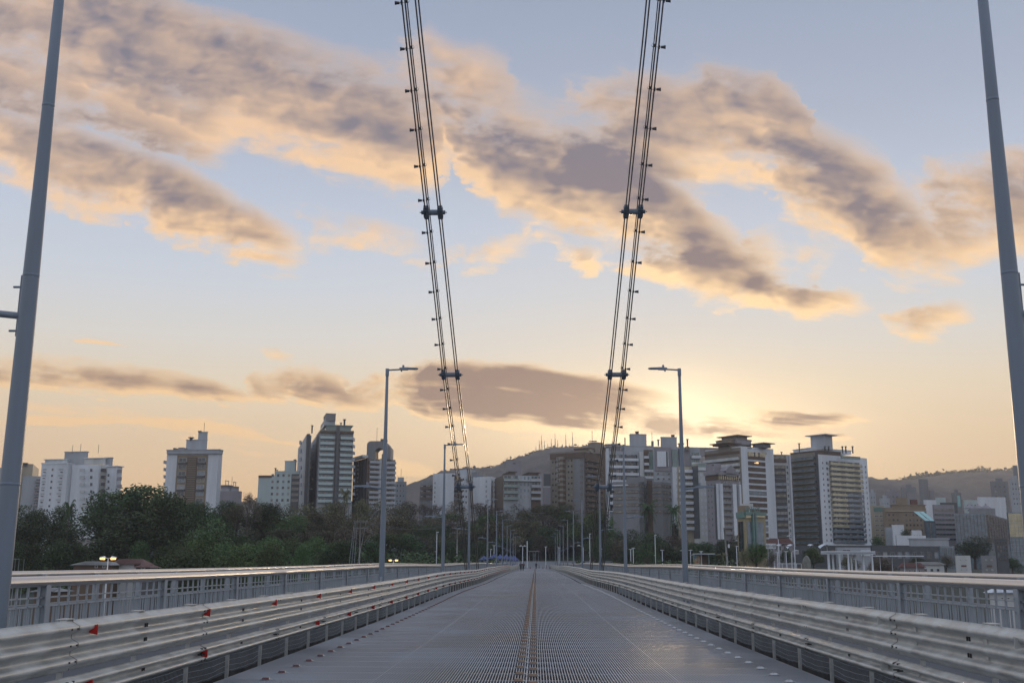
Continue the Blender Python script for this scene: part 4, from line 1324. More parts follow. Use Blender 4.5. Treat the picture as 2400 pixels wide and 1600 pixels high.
# arched top block
b = Bld('dark striped block with an arched crown and a round opening', 829, 862, 927, 1074, 445, 28, 'wgrey', group=TW)
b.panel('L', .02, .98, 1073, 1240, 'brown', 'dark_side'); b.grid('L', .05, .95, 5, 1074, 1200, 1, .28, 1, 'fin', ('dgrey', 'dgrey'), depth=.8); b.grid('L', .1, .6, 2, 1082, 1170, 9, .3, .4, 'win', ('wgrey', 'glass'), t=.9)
b.panel('R', 0, .06, 1073, 1240, 'brown', 'dark_strip'); b.grid('R', .06, .42, 1, 1073, 1180, 9, 1, .95, 'balc', ('wgrey', 'wgrey', 'brown')); b.panel('R', .44, .56, 1073, 1240, 'white2', 'pale_strip'); b.panel('R', .50, .60, 1062, 1240, 'brown', 'dark_strip', t=.3)
b.grid('R', .62, 1.0, 1, 1073, 1180, 9, 1, .95, 'balc', ('wgrey', 'wgrey', 'brown'))
# crown as an extruded arch with a round hole
W_ = at(915, 1050, 448).x - at(859, 1050, 448).x; H_ = at(860, 1033, 448).z - at(860, 1076, 448).z
mb = MB(); out = [(0, 0)] + [(W_ * .18 - W_ * .18 * math.cos(a), H_ * .8 + H_ * .2 * math.sin(a)) for a in [R(0), R(30), R(60), R(90)]] + [(W_ * .75, H_), (W_ * .86, H_ * .86), (W_, H_ * .62), (W_, 0)]
hc = (W_ * .52, H_ * .40); hr = W_ * .17
hole = [(hc[0] + hr * math.cos(a), hc[1] + hr * math.sin(a)) for a in [R(200 - 10 * i) for i in range(23)]]
pl = out[:1] + out[1:] + [(hole[-1][0], 0)] + list(reversed(hole)) + [(hole[0][0], 0)]
nn_ = len(pl)
mb.v = [(x, 0, z) for x, z in pl] + [(x, 9, z) for x, z in pl]
mb.f = [tuple(range(nn_)), tuple(reversed(range(nn_, 2 * nn_)))] + [(i, (i + 1) % nn_, nn_ + (i + 1) % nn_, nn_ + i) for i in range(nn_)]; mb.mi = [0] * len(mb.f); mb.smooth = [False] * len(mb.f)
build('arched_crown', mb, 'grey_r', b.root, xf=b.inv @ Matrix.Translation(at(859, 1076, 448)))
b.pipe(883, 1002, 1034, 6, .08, 'aerial', 'dark', False); b.boxpx(892, 902, 902, 1028, 1033, 'dark', 6, 80, 'roof_frame')
b.grid('L', -.1, 1.05, 2, 1066, 1073, 1, .9, .8, 'fin', ('white2', 'white2'), 'sloping_roof', depth=2.5)
b = Bld('small stepped grey block just right of the arched crown block', 925, 953, 953, 1128, 520, 84, 'wgrey', wr=12, group=TW)
b.boxpx(932, 946, 947, 1118, 1130, 'wgrey', 3, 84, 'roof_house'); b.grid('L', .1, .9, 3, 1132, 1180, 4, .45, .4); b.pipe(940, 1098, 1119, 5, .08, 'aerial', 'dark', False)
# between hill foot and central blocks
b = Bld('low grey block with brown balconies at the foot of the hill', 984, 1017, 1019, 1130, 560, 80, 'grey_r', group=TW)
b.boxpx(992, 1010, 1012, 1124, 1131, 'grey_r', 3, 80); b.grid('L', .05, .95, 2, 1134, 1170, 3, .9, .8, 'balc', ('mauve', 'brown', 'glass')); b.grid('L', .7, .98, 1, 1138, 1180, 4, .6, .3, 'shut')
b = Bld('white slab block with a blank end wall behind the left suspension chain', 1015, 1064, 1098, 1108, 520, 70, 'white', group=TW)
b.grid('R', .0, .5, 1, 1112, 1180, 5, .9, .8, 'balc', ('mauve', 'brown', 'glass')); b.grid('R', .55, .95, 2, 1112, 1180, 5, .5, .4); b.boxpx(1070, 1105, 1115, 1100, 1125, 'wgrey', 14, 70, 'rear_wing'); b.grid('L', .05, .16, 1, 1125, 1180, 5, .5, .5, 'win', ('white2', 'warm'))
b = Bld('white block with a blank gable right of the left suspension chain', 1109, 1151, 1162, 1116, 520, 72, 'white', group=TW)
b.grid('R', .1, .9, 2, 1122, 1180, 5, .4, .35); b.grid('L', .68, .80, 1, 1122, 1180, 5, .6, .5, 'shut', ('wgrey', 'wgrey')); b.boxpx(1105, 1118, 1120, 1106, 1120, 'grey_r', 8, 70); b.boxpx(1132, 1142, 1144, 1109, 1118, 'taupe', 6, 70, 'roof_tank')
b = Bld('tall blank mauve wall block below the lone tree on the hill', 1179, 1186, 1222, 1079, 640, 8, 'mauve', group=TW)
b.panel('L', .1, .9, 1079, 1160, 'grey_r', 'side_wall'); b.panel('R', .45, .62, 1084, 1087, 'dgrey', 'vent_slot')
b = Bld('low apartment block with brown ends and white balconies at the centre', 1160, 1180, 1267, 1113, 500, 12, 'wgrey', group=TW)
b.panel('L', 0, 1, 1113, 1200, 'brown', 'brick_end'); b.grid('L', .3, .75, 1, 1114, 1168, 4, .8, .5, 'win', ('white2', 'warm'))
b.panel('R', .74, 1.0, 1143, 1200, 'brown', 'brick_end')
b.grid('R', .0, .40, 1, 1112, 1170, 4, 1, .95, 'balc', ('white2', 'gglass', 'glass'), depth=1.6); b.grid('R', .42, .72, 3, 1112, 1170, 4, .6, .6, 'win', ('white2', 'bglass')); b.grid('R', .74, 1.0, 1, 1112, 1170, 4, 1, .9, 'balc', ('white2', 'wgrey', 'glass'), depth=1.4)
b.boxpx(1180, 1195, 1208, 1106, 1114, 'brown', 5, 12, 'roof_house', .8); b.boxpx(1228, 1240, 1262, 1108, 1114, 'brown', 5, 12, 'roof_house', .8)
b.panel('R', 0, 1, 1124, 1127, 'white2', 'cornice_band', t=1.8)
b = Bld('plain mauve block with one dark glazed square left of the brown tower', 1262, 1272, 1300, 1108, 560, 6, 'mauve', group=TW)
b.panel('R', .10, .70, 1110, 1138, 'dgrey', 'dark_window'); b.panel('R', .0, 1, 1139, 1141, 'white2', 'cornice_band')
# brown tower
b = Bld('brown topped tower with square windows right of the hill masts', 1290, 1370, 1406, 1059, 500, 58, 'taupe', group=TW, cornice=.5)
b.panel('L', 0, 1, 1059, 1072, 'brown', 'brown_crown', t=.4); b.panel('R', 0, 1, 1059, 1074, 'brown', 'brown_crown', t=.4)
b.grid('L', .03, .20, 2, 1072, 1180, 8, .5, .34, 'win', ('brown', 'glass')); b.grid('L', .49, .67, 2, 1070, 1178, 8, .5, .34, 'win', ('brown', 'glass')); b.grid('L', .86, .99, 1, 1070, 1178, 8, .55, .34, 'win', ('brown', 'glass'))
b.panel('L', .71, .995, 1074, 1250, 'grey_r', 'grey_pier', t=.7); b.grid('L', .86, .99, 1, 1070, 1178, 8, .55, .34, 'win', ('brown', 'glass'), t=.8)
b.grid('L', .22, .46, 1, 1066, 1178, 9, .95, .98, 'bay', ('brown', 'warm'), depth=2.0); b.grid('L', .24, .33, 1, 1066, 1130, 5, .9, .6, 'win', ('white2', 'bglass'), t=2.0)
b.grid('R', .02, .98, 1, 1066, 1214, 11, 1, .92, 'balc', ('taupe', 'brown', 'dgrey'), depth=1.8)
b.boxpx(1378, 1395, 1412, 1037, 1062, 'taupe', 8, 40, 'roof_house', .1); b.boxpx(1380, 1397, 1399, 1032, 1034, 'dark', 8, 60, 'roof_frame'); b.boxpx(1345, 1378, 1402, 1050, 1061, 'brown', 5, 50, 'upper_storey', .2)
b.boxpx(1379, 1385, 1392, 1052, 1060, 'warm', 3, 40, 'glazed_corner')
b.pipe(1388, 1010, 1038, 9, .12, 'aerial', 'dark', False); b.parapet('taupe', .9, .3)
b.boxpx(1405, 1412, 1432, 1049, 1260, 'brown', 26, 30, 'rear_wing', .3)
# big white central slab (behind)
b = Bld('wide white apartment slab with long balconies behind the right suspension chain', 1418, 1420, 1533, 1056, 470, 8, 'wgrey', group=TW)
b.panel('R', 0, .055, 1050, 1260, 'white', 'white_edge', t=.5)
b.grid('R', .06, .66, 1, 1062, 1130, 4, 1, .98, 'balc', ('white', 'white', 'glass'), depth=1.5); b.grid('R', .40, .62, 1, 1062, 1130, 4, .9, .45, 'band', ('grey_r', 'glass'), t=.4)
b.grid('R', .06, .40, 1, 1130, 1198, 4, 1, .98, 'balc', ('white', 'white', 'glass'), depth=1.5)
b.panel('R', .68, .76, 1057, 1116, 'white2', 'pale_pier', t=1.5); b.panel('R', .78, .97, 1052, 1100, 'brown', 'brown_panel', t=.2)
b.grid('R', .78, .99, 1, 1057, 1120, 4, 1, .95, 'balc', ('white2', 'white', 'gglass'), depth=.8); b.grid('R', .88, .98, 1, 1056, 1098, 1, 1, 1, 'band', ('grey_r', 'gglass'), t=.9)
b.boxpx(1455, 1462, 1530, 1045, 1058, 'wgrey', 4, 8, 'upper_storey', .2); b.boxpx(1475, 1478, 1515, 1018, 1046, 'wgrey', 6, 8, 'lift_tower', .1); b.boxpx(1489, 1490, 1497, 1012, 1019, 'brown', 7, 8, 'roof_vent', .1)
b.boxpx(1419, 1424, 1453, 1047, 1057, 'grey_r', 4, 8, 'roof_house', .3)
b.pipe(1465, 1025, 1046, 9, .25, 'aerial', 'dark', False); b.pipe(1528.5, 1013, 1040, 12, .12, 'aerial', 'dark', False); b.boxpx(1526, 1527, 1532, 1033, 1048, 'taupe', 10, 8, 'mast_base'); b.pipe(1543, 1031, 1045, 9, .35)
# central grey framed slab
b = Bld('grey and white tower with a big white framed panel, left of the right lamp post', 1530, 1532, 1640, 1046, 455, 8, 'wgrey', group=TW)
b.panel('R', .02, .37, 1047, 1103, 'mauve', 'grey_frame', t=.5); b.panel('R', .06, .25, 1057, 1093, 'white', 'white_panel', t=1.0); b.panel('R', .24, .29, 1058, 1092, 'dgrey', 'dark_slot', t=.8); b.panel('R', .285, .30, 1057, 1093, 'white2', 'panel_edge', t=1.0)
b.grid('R', .385, .50, 1, 1052, 1094, 1, .95, 1, 'band', ('grey_r', 'gglass'), t=.5)
b.grid('R', .02, .37, 3, 1103, 1127, 2, .5, .4, 'win', ('white2', 'glass'), t=.4); b.panel('R', .53, .60, 1050, 1094, 'dgrey', 'dark_slot', t=.3); b.panel('R', .62, .78, 1054, 1090, 'mauve', 'grey_panel', t=.6)
b.panel('R', .37, .53, 1094, 1240, 'white', 'white_wing', t=2.0); b.grid('R', .42, .52, 1, 1100, 1175, 5, .5, .35, 'win', ('wgrey', 'bglass'), t=2.15)
b.grid('R', .80, 1.0, 1, 1056, 1088, 2, 1, .95, 'balc', ('white', 'white', 'gglass'), depth=1.6)
b.boxpx(1548, 1550, 1586, 1025, 1047, 'wgrey', 6, 8, 'lift_tower', .1); b.boxpx(1573, 1574, 1581, 1020, 1026, 'brown', 7, 8, 'roof_vent', .1); b.boxpx(1590, 1592, 1602, 1040, 1047, 'brown', 6, 8, 'roof_slab', .3)
b.boxpx(1605, 1608, 1616, 1046, 1054, 'taupe', -1, 8, 'chimney_stack'); b.pipe(1611.5, 1030, 1048, 0, .35)
b.boxpx(1634, 1637, 1688, 1050, 1068, 'mauve', 16, 8, 'rear_storey', .3)
# yellow-green balcony wing
b = Bld('narrow tower of pale yellow glass balconies right of the right lamp post', 1586, 1588, 1624, 1092, 425, 8, 'beige', group=TW)
b.grid('R', .08, 1.0, 1, 1092, 1240, 10, 1, .96, 'balc', ('white', 'white', 'yglass'), depth=1.8); b.grid('R', .10, .95, 1, 1092, 1240, 10, .9, .40, 'band', ('white2', 'yglass'), t=.5)
b = Bld('slim pale beige tower with white shutters beside the yellow balconies', 1622, 1636, 1657, 1094, 420, 20, 'white2', group=TW)
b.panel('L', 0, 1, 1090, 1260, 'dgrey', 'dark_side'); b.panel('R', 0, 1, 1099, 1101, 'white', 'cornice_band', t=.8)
b.grid('R', .10, .90, 2, 1103, 1256, 10, .55, .45, 'shut', ('white', 'wgrey')); b.parapet('gglass', 1.6, .15)
# grey banded block in front
b = Bld('grey brutalist block with brown window bands in front of the white slab', 1436, 1497, 1515, 1127, 425, 70, 'grey_r', group=TW)
for sd_ in 'LR': b.grid(sd_, .02, .98, 1, 1128, 1205, 5, 1, .40, 'band', ('dgrey', 'warm'), t=.15)
b.boxpx(1468, 1510, 1514, 1117, 1129, 'grey_r', 4, 70, 'upper_storey'); b.panel('L', .0, .6, 1134, 1137, 'white', 'terrace_rail', t=.8)
b = Bld('second grey brutalist wing with brown window bands, behind the palms', 1516, 1552, 1572, 1128, 430, 60, 'grey_r', group=TW)
for sd_ in 'LR': b.grid(sd_, .02, .98, 1, 1130, 1205, 5, 1, .40, 'band', ('dgrey', 'warm'), t=.15)
b.panel('L', 0, .35, 1124, 1260, 'brown', 'dark_strip', t=.2)
# tiered tower with sharp roof
b = Bld('tower with tiered brown penthouse and white face of dark window bands', 1652, 1736, 1812, 1045, 440, 36, 'white', group=TW)
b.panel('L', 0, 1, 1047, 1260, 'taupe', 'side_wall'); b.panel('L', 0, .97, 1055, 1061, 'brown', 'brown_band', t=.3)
b.grid('L', .0, .96, 1, 1062, 1190, 9, 1, .96, 'balc', ('white2', 'white2', 'glass'), depth=1.6)
b.grid('R', .20, .72, 1, 1062, 1272, 15, 1, .62, 'band', ('dgrey', 'brown'), t=.12); b.panel('R', .20, .72, 1056, 1066, 'yglass', 'mirror_window', t=.25); b.grid('R', .33, .60, 2, 1056, 1068, 1, .2, 1, 'fin', ('dgrey', 'dgrey'), 'facade_fin', depth=.4)
b.panel('R', .20, .32, 1046.5, 1048.5, 'grey_r', 'small_sign'); b.panel('R', .60, .78, 1055, 1058, 'yglass', 'mirror_window', t=.2)
b.boxpx(1683, 1712, 1760, 1030, 1056, 'taupe', 4, 36, 'upper_storey', .3); b.boxpx(1670, 1706, 1730, 1038, 1042, 'brown', 2, 36, 'terrace_slab', 1.0); b.boxpx(1678, 1726, 1760, 1029, 1040, 'mauve', 4, 36, 'upper_storey', .2)
b.boxpx(1691, 1728, 1751, 1021, 1030, 'tan', 5, 36, 'penthouse', 1.5); b.boxpx(1764, 1790, 1806, 1039, 1048, 'grey_r', 4, 36, 'roof_house', 1.4)
lw = MB(); p = b.inv @ at(1774, 1081, b.Y + 10)
lw.lathe([(.55, -.3), (.7, 0), (.55, .3), (0, .4)], 10, (9.2, -.25, b.z(1081))); build('lit_window_lamp', lw, 'wlit', b.root)
lw = MB(); lw.box(7.6, 8.3, -.3, -.15, b.z(1082), b.z(1080.6)); build('lit_window_lamp', lw, 'wlit', b.root)
# arched gable block
b = Bld('mauve block with a curved gable and white vertical piers in front of the tiered tower', 1654, 1683, 1731, 1102, 400, 30, 'mauve', group=TW)
b.panel('L', -.02, 1, 1112, 1122, 'brown', 'glazed_storey', t=.3); b.panel('R', 0, .95, 1112, 1122, 'yglass', 'glazed_storey', t=.4); b.grid('R', 0, .95, 9, 1112, 1122, 1, .2, 1, 'fin', ('brown', 'brown'), depth=.6)
b.panel('L', -.02, 1.02, 1104, 1111, 'mauve', 'cornice_band', t=1.0); b.panel('R', -.02, 1.0, 1107, 1111, 'mauve', 'cornice_band', t=1.0)
mb = MB(); L_ = b.wr; arc = [(L_ * (.30 + .5 * k / 12), 2.0 * math.sin(math.pi * k / 12)) for k in range(13)]
mb.v = [(x, -1.0, b.H + z) for x, z in arc] + [(x, 3, b.H + z) for x, z in arc] + [(arc[0][0], -1, b.H - 2), (arc[-1][0], -1, b.H - 2)]
mb.f = [(i, i + 1, 14 + i, 13 + i) for i in range(12)] + [tuple(range(13)) + (27, 26)]; mb.mi = [0] * 13; mb.smooth = [False] * 13
build('curved_gable', mb, 'mauve', b.root)
b.grid('L', .05, .55, 2, 1126, 1262, 10, .35, .38, 'win', ('mauve', 'dgrey')); b.grid('L', .60, .95, 1, 1134, 1262, 1, .6, 1, 'band', ('grey_r', 'dgrey'), t=.2)
b.panel('L', .94, 1.0, 1132, 1262, 'white', 'white_pier', t=.9); b.panel('R', .02, .10, 1132, 1262, 'white', 'white_pier', t=1.2); b.panel('R', .58, .76, 1132, 1262, 'white', 'white_pier', t=1.2); b.panel('R', .90, .99, 1132, 1262, 'white', 'white_pier', t=1.2)
b.grid('R', .12, .56, 1, 1122, 1250, 9, 1, .94, 'balc', ('mauve', 'grey_r', 'warm'), depth=.9); b.grid('R', .78, .88, 1, 1130, 1250, 9, 1, .8, 'win', ('grey_r', 'dgrey'))
b.boxpx(1654, 1672, 1690, 1085, 1104, 'mauve', 5, 30, 'roof_house'); b.boxpx(1668, 1670, 1673, 1088, 1091, 'dgrey', 1, 30, 'roof_vent')
# dark grid block
b = Bld('dark gridded block between the tiered tower and the tallest right tower', 1800, 1806, 1852, 1064, 455, 12, 'white2', group=TW)
b.panel('R', 0, .78, 1065, 1074, 'warm', 'glazed_storey'); b.panel('R', 0, .78, 1074, 1082, 'brown', 'brown_band', t=.3); b.panel('R', .0, .72, 1090, 1290, 'dgrey', 'dark_glazing', t=.1)
b.grid('R', 0, .72, 1, 1086, 1275, 14, 1, .55, 'band', ('brown', 'glass'), t=.25); b.grid('R', .74, .88, 1, 1086, 1275, 14, .7, .6, 'win', ('white', 'glass')); b.panel('R', .90, .98, 1064, 1290, 'white', 'white_pier', t=.8)
b.pipe(1809, 1060, 1066, 2, .25); b.pipe(1832, 1060, 1066, 2, .25)
# tallest right tower
b = Bld('big right tower with white framed balcony grid and a square roof tower', 1851, 1917, 2031, 1064, 450, 34, 'white', group=TW, cornice=.0)
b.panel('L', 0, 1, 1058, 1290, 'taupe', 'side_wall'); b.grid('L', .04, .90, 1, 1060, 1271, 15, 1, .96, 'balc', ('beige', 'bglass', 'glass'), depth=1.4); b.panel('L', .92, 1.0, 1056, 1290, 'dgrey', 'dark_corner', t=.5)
b.grid('R', .20, .84, 1, 1074, 1268, 16, 1, .97, 'balc', ('white2', 'yglass', 'glass'), depth=1.3, skip=lambda i, j: j > 5)
b.grid('R', .20, .50, 1, 1074, 1268, 16, 1, .97, 'balc', ('white2', 'yglass', 'glass'), depth=1.3, skip=lambda i, j: j <= 5 or j > 12)
b.grid('R', .505, .84, 1, 1074, 1268, 16, 1, .97, 'balc', ('grey_r', 'bglass', 'glass'), depth=1.3, skip=lambda i, j: j <= 5 or j > 12)
b.grid('R', .20, .84, 1, 1074, 1268, 16, 1, .97, 'balc', ('grey_r', 'bglass', 'glass'), depth=1.3, skip=lambda i, j: j <= 12)
b.grid('R', .05, .11, 1, 1076, 1270, 15, .45, .45, 'win', ('white', 'dgrey')); b.grid('R', .14, .19, 1, 1076, 1270, 15, .8, .55, 'win', ('white', 'dgrey')); b.grid('R', .855, .90, 1, 1078, 1268, 15, .8, .55, 'win', ('white', 'dgrey')); b.grid('R', .93, .98, 1, 1078, 1268, 15, .45, .45, 'win', ('white', 'dgrey'))
b.boxpx(1852, 1918, 1970, 1056, 1068, 'brown', .6, 34, 'glazed_storey', .2); b.boxpx(1859, 1900, 1994, 1050, 1058, 'white', 4, 30, 'roof_slab', .3); b.boxpx(1899, 1932, 1950, 1019, 1052, 'wgrey', 6, 40, 'roof_tower', 1.6)
b.panel('R', 0, 1, 1272, 1277, 'white', 'base_band', t=.6)
for px in (1874, 1934, 1943, 1975, 1983, 1999): b.pipe(px, 1040 if px < 1880 else 1047, 1062, 3, .28)
b.boxpx(1970, 1972, 2016, 1067, 1074, 'gglass', 2, 30, 'glass_rail')
# far right city
b = Bld('brown plinth wall below the big right tower', 1840, 1842, 2046, 1277, 430, 4, 'dgrey', wl=10, group=TW, name='podium_building'); b.grid('R', .05, .95, 8, 1282, 1300, 1, .7, .6, 'win', ('grey_r', 'glass'))
b = Bld('beige block with white shop-like windows left of the tan hotel', 2030, 2036, 2072, 1184, 520, 10, 'beige', group=TW); b.grid('R', .3, .95, 2, 1190, 1256, 6, .8, .45, 'win', ('white', 'warm')); b.panel('R', .3, .95, 1186, 1196, 'teal', 'glazed_corner')
b = Bld('tan hotel with rows of small dark windows', 2068, 2074, 2170, 1189, 500, 8, 'tan', group=TW)
b.panel('R', .0, 1, 1194, 1196, 'beige', 'cornice_band', t=.5); b.grid('R', .04, .34, 3, 1198, 1245, 4, .45, .4, 'win', ('brown', 'glass')); b.grid('R', .46, .90, 5, 1198, 1245, 4, .45, .4, 'win', ('brown', 'glass'))
b.boxpx(2088, 2092, 2168, 1183, 1190, 'tan', 3, 8, 'upper_storey', .4); b.boxpx(2099, 2103, 2126, 1165, 1184, 'tan', 6, 8, 'roof_house'); b.boxpx(2132, 2134, 2150, 1170, 1184, 'brick', 7, 8, 'roof_house')
b = Bld('dark green glass wing with two bright slanted skylights', 2165, 2168, 2192, 1220, 480, 8, 'dgrey', group=TW)
b.panel('R', .05, .42, 1222, 1262, 'bglass', 'glass_panel'); b.panel('R', .58, .95, 1222, 1262, 'bglass', 'glass_panel'); b.panel('R', .45, .55, 1222, 1262, 'warm', 'curtained_strip')
for k in (0, 1):
    mb = MB(); x0 = b.wr * (.02 + .52 * k); z0 = b.H; mb.add([(x0, -.3, z0), (x0 + b.wr * .36, -.3, z0), (x0 + b.wr * .26 - 1, 6, z0 + 4.4), (x0 - 2.0, 6, z0 + 4.4), (x0, 0, z0), (x0 + b.wr * .36, 0, z0)], [(0, 1, 2, 3), (0, 3, 4), (1, 5, 2)])
    build('skylight', mb, 'tglass', b.root)
FAR = [  # label, x0, x1, ytop, Y, material, penthouse, windows
 ('cluster of weathered pale houses right of the big right tower', 2036, 2052, 1153, 700, 'wgrey', 1, 1), ('pale stepped block behind the tan hotel, at its left', 2061, 2085, 1167, 640, 'wgrey', 1, 1),
 ('mauve stepped block behind the tan hotel', 2074, 2109, 1151, 680, 'mauve', 1, 1), ('slim mauve slab behind the tan hotel roof', 2123, 2143, 1153, 660, 'mauve', 0, 0),
 ('grey blue slab with a dark top behind the tan hotel', 2111, 2147, 1141, 760, 'grey_r', 1, 0), ('tall narrow blank blue grey tower against the ridge', 2152, 2174, 1122, 700, 'grey_r', 0, 0),
 ('short blue grey block right of the tall narrow tower', 2177, 2189, 1148, 700, 'grey_r', 0, 0), ('bright white block right of the tall narrow tower', 2164, 2194, 1171, 560, 'white', 0, 0),
 ('low mint roofed block in the distance', 2192, 2216, 1165, 720, 'mint', 0, 0), ('small grey block with a bright sloping glass edge', 2229, 2252, 1154, 640, 'grey_r', 1, 0),
 ('dark flat roofed block with brown glazing', 2203, 2243, 1177, 560, 'dgrey', 0, 0), ('pink and white striped apartment block', 2185, 2236, 1182, 500, 'mauve', 0, 2),
 ('pale mint block with a row of small openings', 2258, 2292, 1171, 600, 'mint', 0, 1), ('wide white windowless box on the far slope', 2290, 2356, 1164, 560, 'white', 0, 0),
 ('grey green tower behind the wide white box', 2320, 2362, 1127, 620, 'grey_r', 1, 1), ('tall pale tower beside the nearest right lamp post', 2364, 2392, 1121, 560, 'wgrey', 1, 1),
 ('grey slab rising behind the pale tower at far right', 2373, 2400, 1090, 640, 'grey_r', 0, 0), ('grey roof building with three domes', 2271, 2332, 1190, 500, 'grey_r', 0, 0),
 ('low white house left of the green glass wing', 2089, 2118, 1229, 450, 'white', 0, 0), ('white flat roofed villa in front of the tan hotel', 2135, 2160, 1242, 440, 'white', 0, 1),
 ('pale grey low block under the tan hotel', 2073, 2092, 1235, 455, 'wgrey', 0, 0)]
for (lb, x0, x1, yt, Y, m_, ph, wn) in FAR:
    b = Bld(lb, x0, x0 + 2, x1, yt, Y, 7, m_, group='small city buildings at right')
    if ph: b.boxpx(x0 + (x1 - x0) * .3, x0 + (x1 - x0) * .34, x0 + (x1 - x0) * .7, yt - 7, yt + 1, m_, 4, 7)
    if wn == 1: b.grid('R', .1, .9, 3 if x1 - x0 > 20 else 2, yt + 5, yt + 62, 5, .4, .35, 'win', ('grey_r', 'dgrey'))
    if wn == 2: b.grid('R', .02, .98, 1, yt + 4, yt + 84, 7, 1, .4, 'band', ('mauve', 'glass'), t=.15)
    if 'three domes' in lb:
        for k in range(3):
            mb = MB(); mb.lathe([(2.6, 0), (1.8, .9), (.5, 1.6), (.3, 2.4), (0, 2.5)], 12, (b.wr * (.18 + .32 * k), 4, b.H)); build('dome', mb, 'mauve', b.root)
    if 'sloping glass' in lb: b.panel('R', .55, .85, yt + 5, yt + 30, 'tglass', 'glass_edge')
b = Bld('long dark mirror glass office at far right', 2236, 2310, 2362, 1201, 440, 60, 'bglass', group='small city buildings at right')
for sd_ in 'LR': b.grid(sd_, .0, 1, 9, 1202, 1262, 1, .04, 1, 'fin', ('dgrey', 'dgrey'), depth=.2); b.grid(sd_, .0, 1, 1, 1202, 1262, 8, 1, .05, 'fin', ('dgrey', 'dgrey'), 'glazing_bar', depth=.15)
b.panel('R', 0, 1, 1202, 1265, 'warmglass', 'brown_reflection_glass', t=.1)  # this face is tinted brown as a painted reflection
b = Bld('gold and blue mirror glass block at the right edge', 2359, 2362, 2412, 1200, 400, 6, 'bglass', group='small city buildings at right')
b.panel('R', 0, 1, 1200, 1254, 'yglass', 'gold_glass'); b.grid('R', 0, 1, 1, 1200, 1300, 12, 1, .05, 'fin', ('wgrey', 'wgrey'), 'glazing_bar', depth=.2); b.grid('R', 0, 1, 6, 1200, 1300, 1, .03, 1, 'fin', ('wgrey', 'wgrey'), 'glazing_bar', depth=.18)
# low buildings nearer the bridge end
b = Bld('ochre and green office with large green letters on its roof', 1727, 1745, 1793, 1199, 330, 22, 'yellow', group='low buildings near the shore', name='office_building')
b.panel('R', .08, .30, 1221, 1290, 'bglass', 'tall_glazing'); b.panel('R', .50, .90, 1221, 1290, 'bglass', 'tall_glazing'); b.panel('R', .31, .49, 1199, 1290, 'teal', 'green_pier', t=1.0); b.panel('R', .38, .42, 1200, 1290, 'dgrey', 'pier_slot', t=1.1)
b.panel('R', 0, 1.0, 1198, 1204, 'teal', 'green_band', t=.8); b.panel('R', .02, .28, 1205, 1212, 'yglass', 'gold_window', t=.5); b.panel('R', .52, .96, 1205, 1210, 'yglass', 'gold_window', t=.5)
b.panel('L', 0, 1, 1198, 1212, 'teal', 'green_band', t=.4); b.grid('L', .1, .8, 1, 1220, 1290, 1, .9, 1, 'band', ('brown', 'glass')); b.boxpx(1728, 1742, 1755, 1184, 1199, 'tan', 2, 22, 'roof_house'); b.boxpx(1735, 1745, 1765, 1179, 1186, 'white2', 4, 22, 'canopy_roof')
cu = bpy.data.curves.new('letters', 'FONT'); cu.body = 'RAMOS'; cu.extrude = .12; cu.size = 2.1; cu.space_character = 1.05
to = bpy.data.objects.new('t', cu); COL.objects.link(to)
dg = bpy.context.evaluated_depsgraph_get(); tm = bpy.data.meshes.new_from_object(to.evaluated_get(dg)); bpy.data.objects.remove(to)
tm.transform(Matrix.Rotation(R(90), 4, 'X')); tm.materials.clear(); tm.materials.append(M['teal']); wdt = max(v.co.x for v in tm.vertices)
o = link('roof_letters', tm, b.root, (b.wr * .06, .2, b.H + .1)); o.scale = (b.wr * .72 / wdt, 1, 1)
def gable(label, x0, x1, yt, ye, Y, wallm, roofm, th=8, dep=9, name='house', zb=None):
    b = Bld(label, x0, x0 + 1, x1, ye, Y, th, wallm, wl=dep, group='low buildings near the shore', name=name)
    h = at(x0, yt, Y).z - at(x0, ye, Y).z; m = MB(); w, d = b.wr, b.wl; e = .5
    m.v = [(-e, -e, b.H - .1), (w + e, -e, b.H - .1), (w + e, d + e, b.H - .1), (-e, d + e, b.H - .1), (w * .12, d / 2, b.H + h), (w * .88, d / 2, b.H + h)]
    m.f = [(0, 1, 5, 4), (1, 2, 5), (2, 3, 4, 5), (3, 0, 4), (3, 2, 1, 0)]; m.mi = [0] * 5; m.smooth = [False] * 5
    for k in range(1, 24):
        t = k / 24; m.beam((w * t, -e, b.H - .05), (w * (.12 + .76 * t), d / 2, b.H + h + .03), .06, .05)
    build('roof', m, roofm, b.root); return b
b = gable('house with brick red roof below the big right tower', 1797, 1858, 1261, 1274, 380, 'mauve', 'brick', 4); b.grid('R', .1, .9, 5, 1276, 1290, 1, .5, .7)
b = gable('long tiled house with white wall behind the lit street lamp at left', 262, 335, 1309, 1320, 172, 'white2', 'brick', 4, 8); b.grid('R', .06, .16, 1, 1322, 1330, 1, .8, .8); b.grid('R', .7, .95, 1, 1321, 1334, 1, .8, .9, 'win', ('brown', 'dgrey'))
b = gable('low shed with pale sheet roof left of the tiled house', 172, 262, 1315, 1322, 170, 'brown', 'concrete', -4, 8, 'shed'); b.grid('R', .5, .9, 2, 1325, 1336, 1, .4, .6)
b = gable('small lean-to house with brown roof right of the tiled house', 318, 352, 1322, 1328, 168, 'dgrey', 'brick', 2, 6); b.grid('R', .2, .8, 1, 1329, 1338, 1, .5, .7)
b = gable('low red roofed houses right of the pergola', 2108, 2166, 1318, 1328, 300, 'mauve', 'brick', -8, 8); b.grid('R', .1, .9, 4, 1330, 1338, 1, .4, .7)
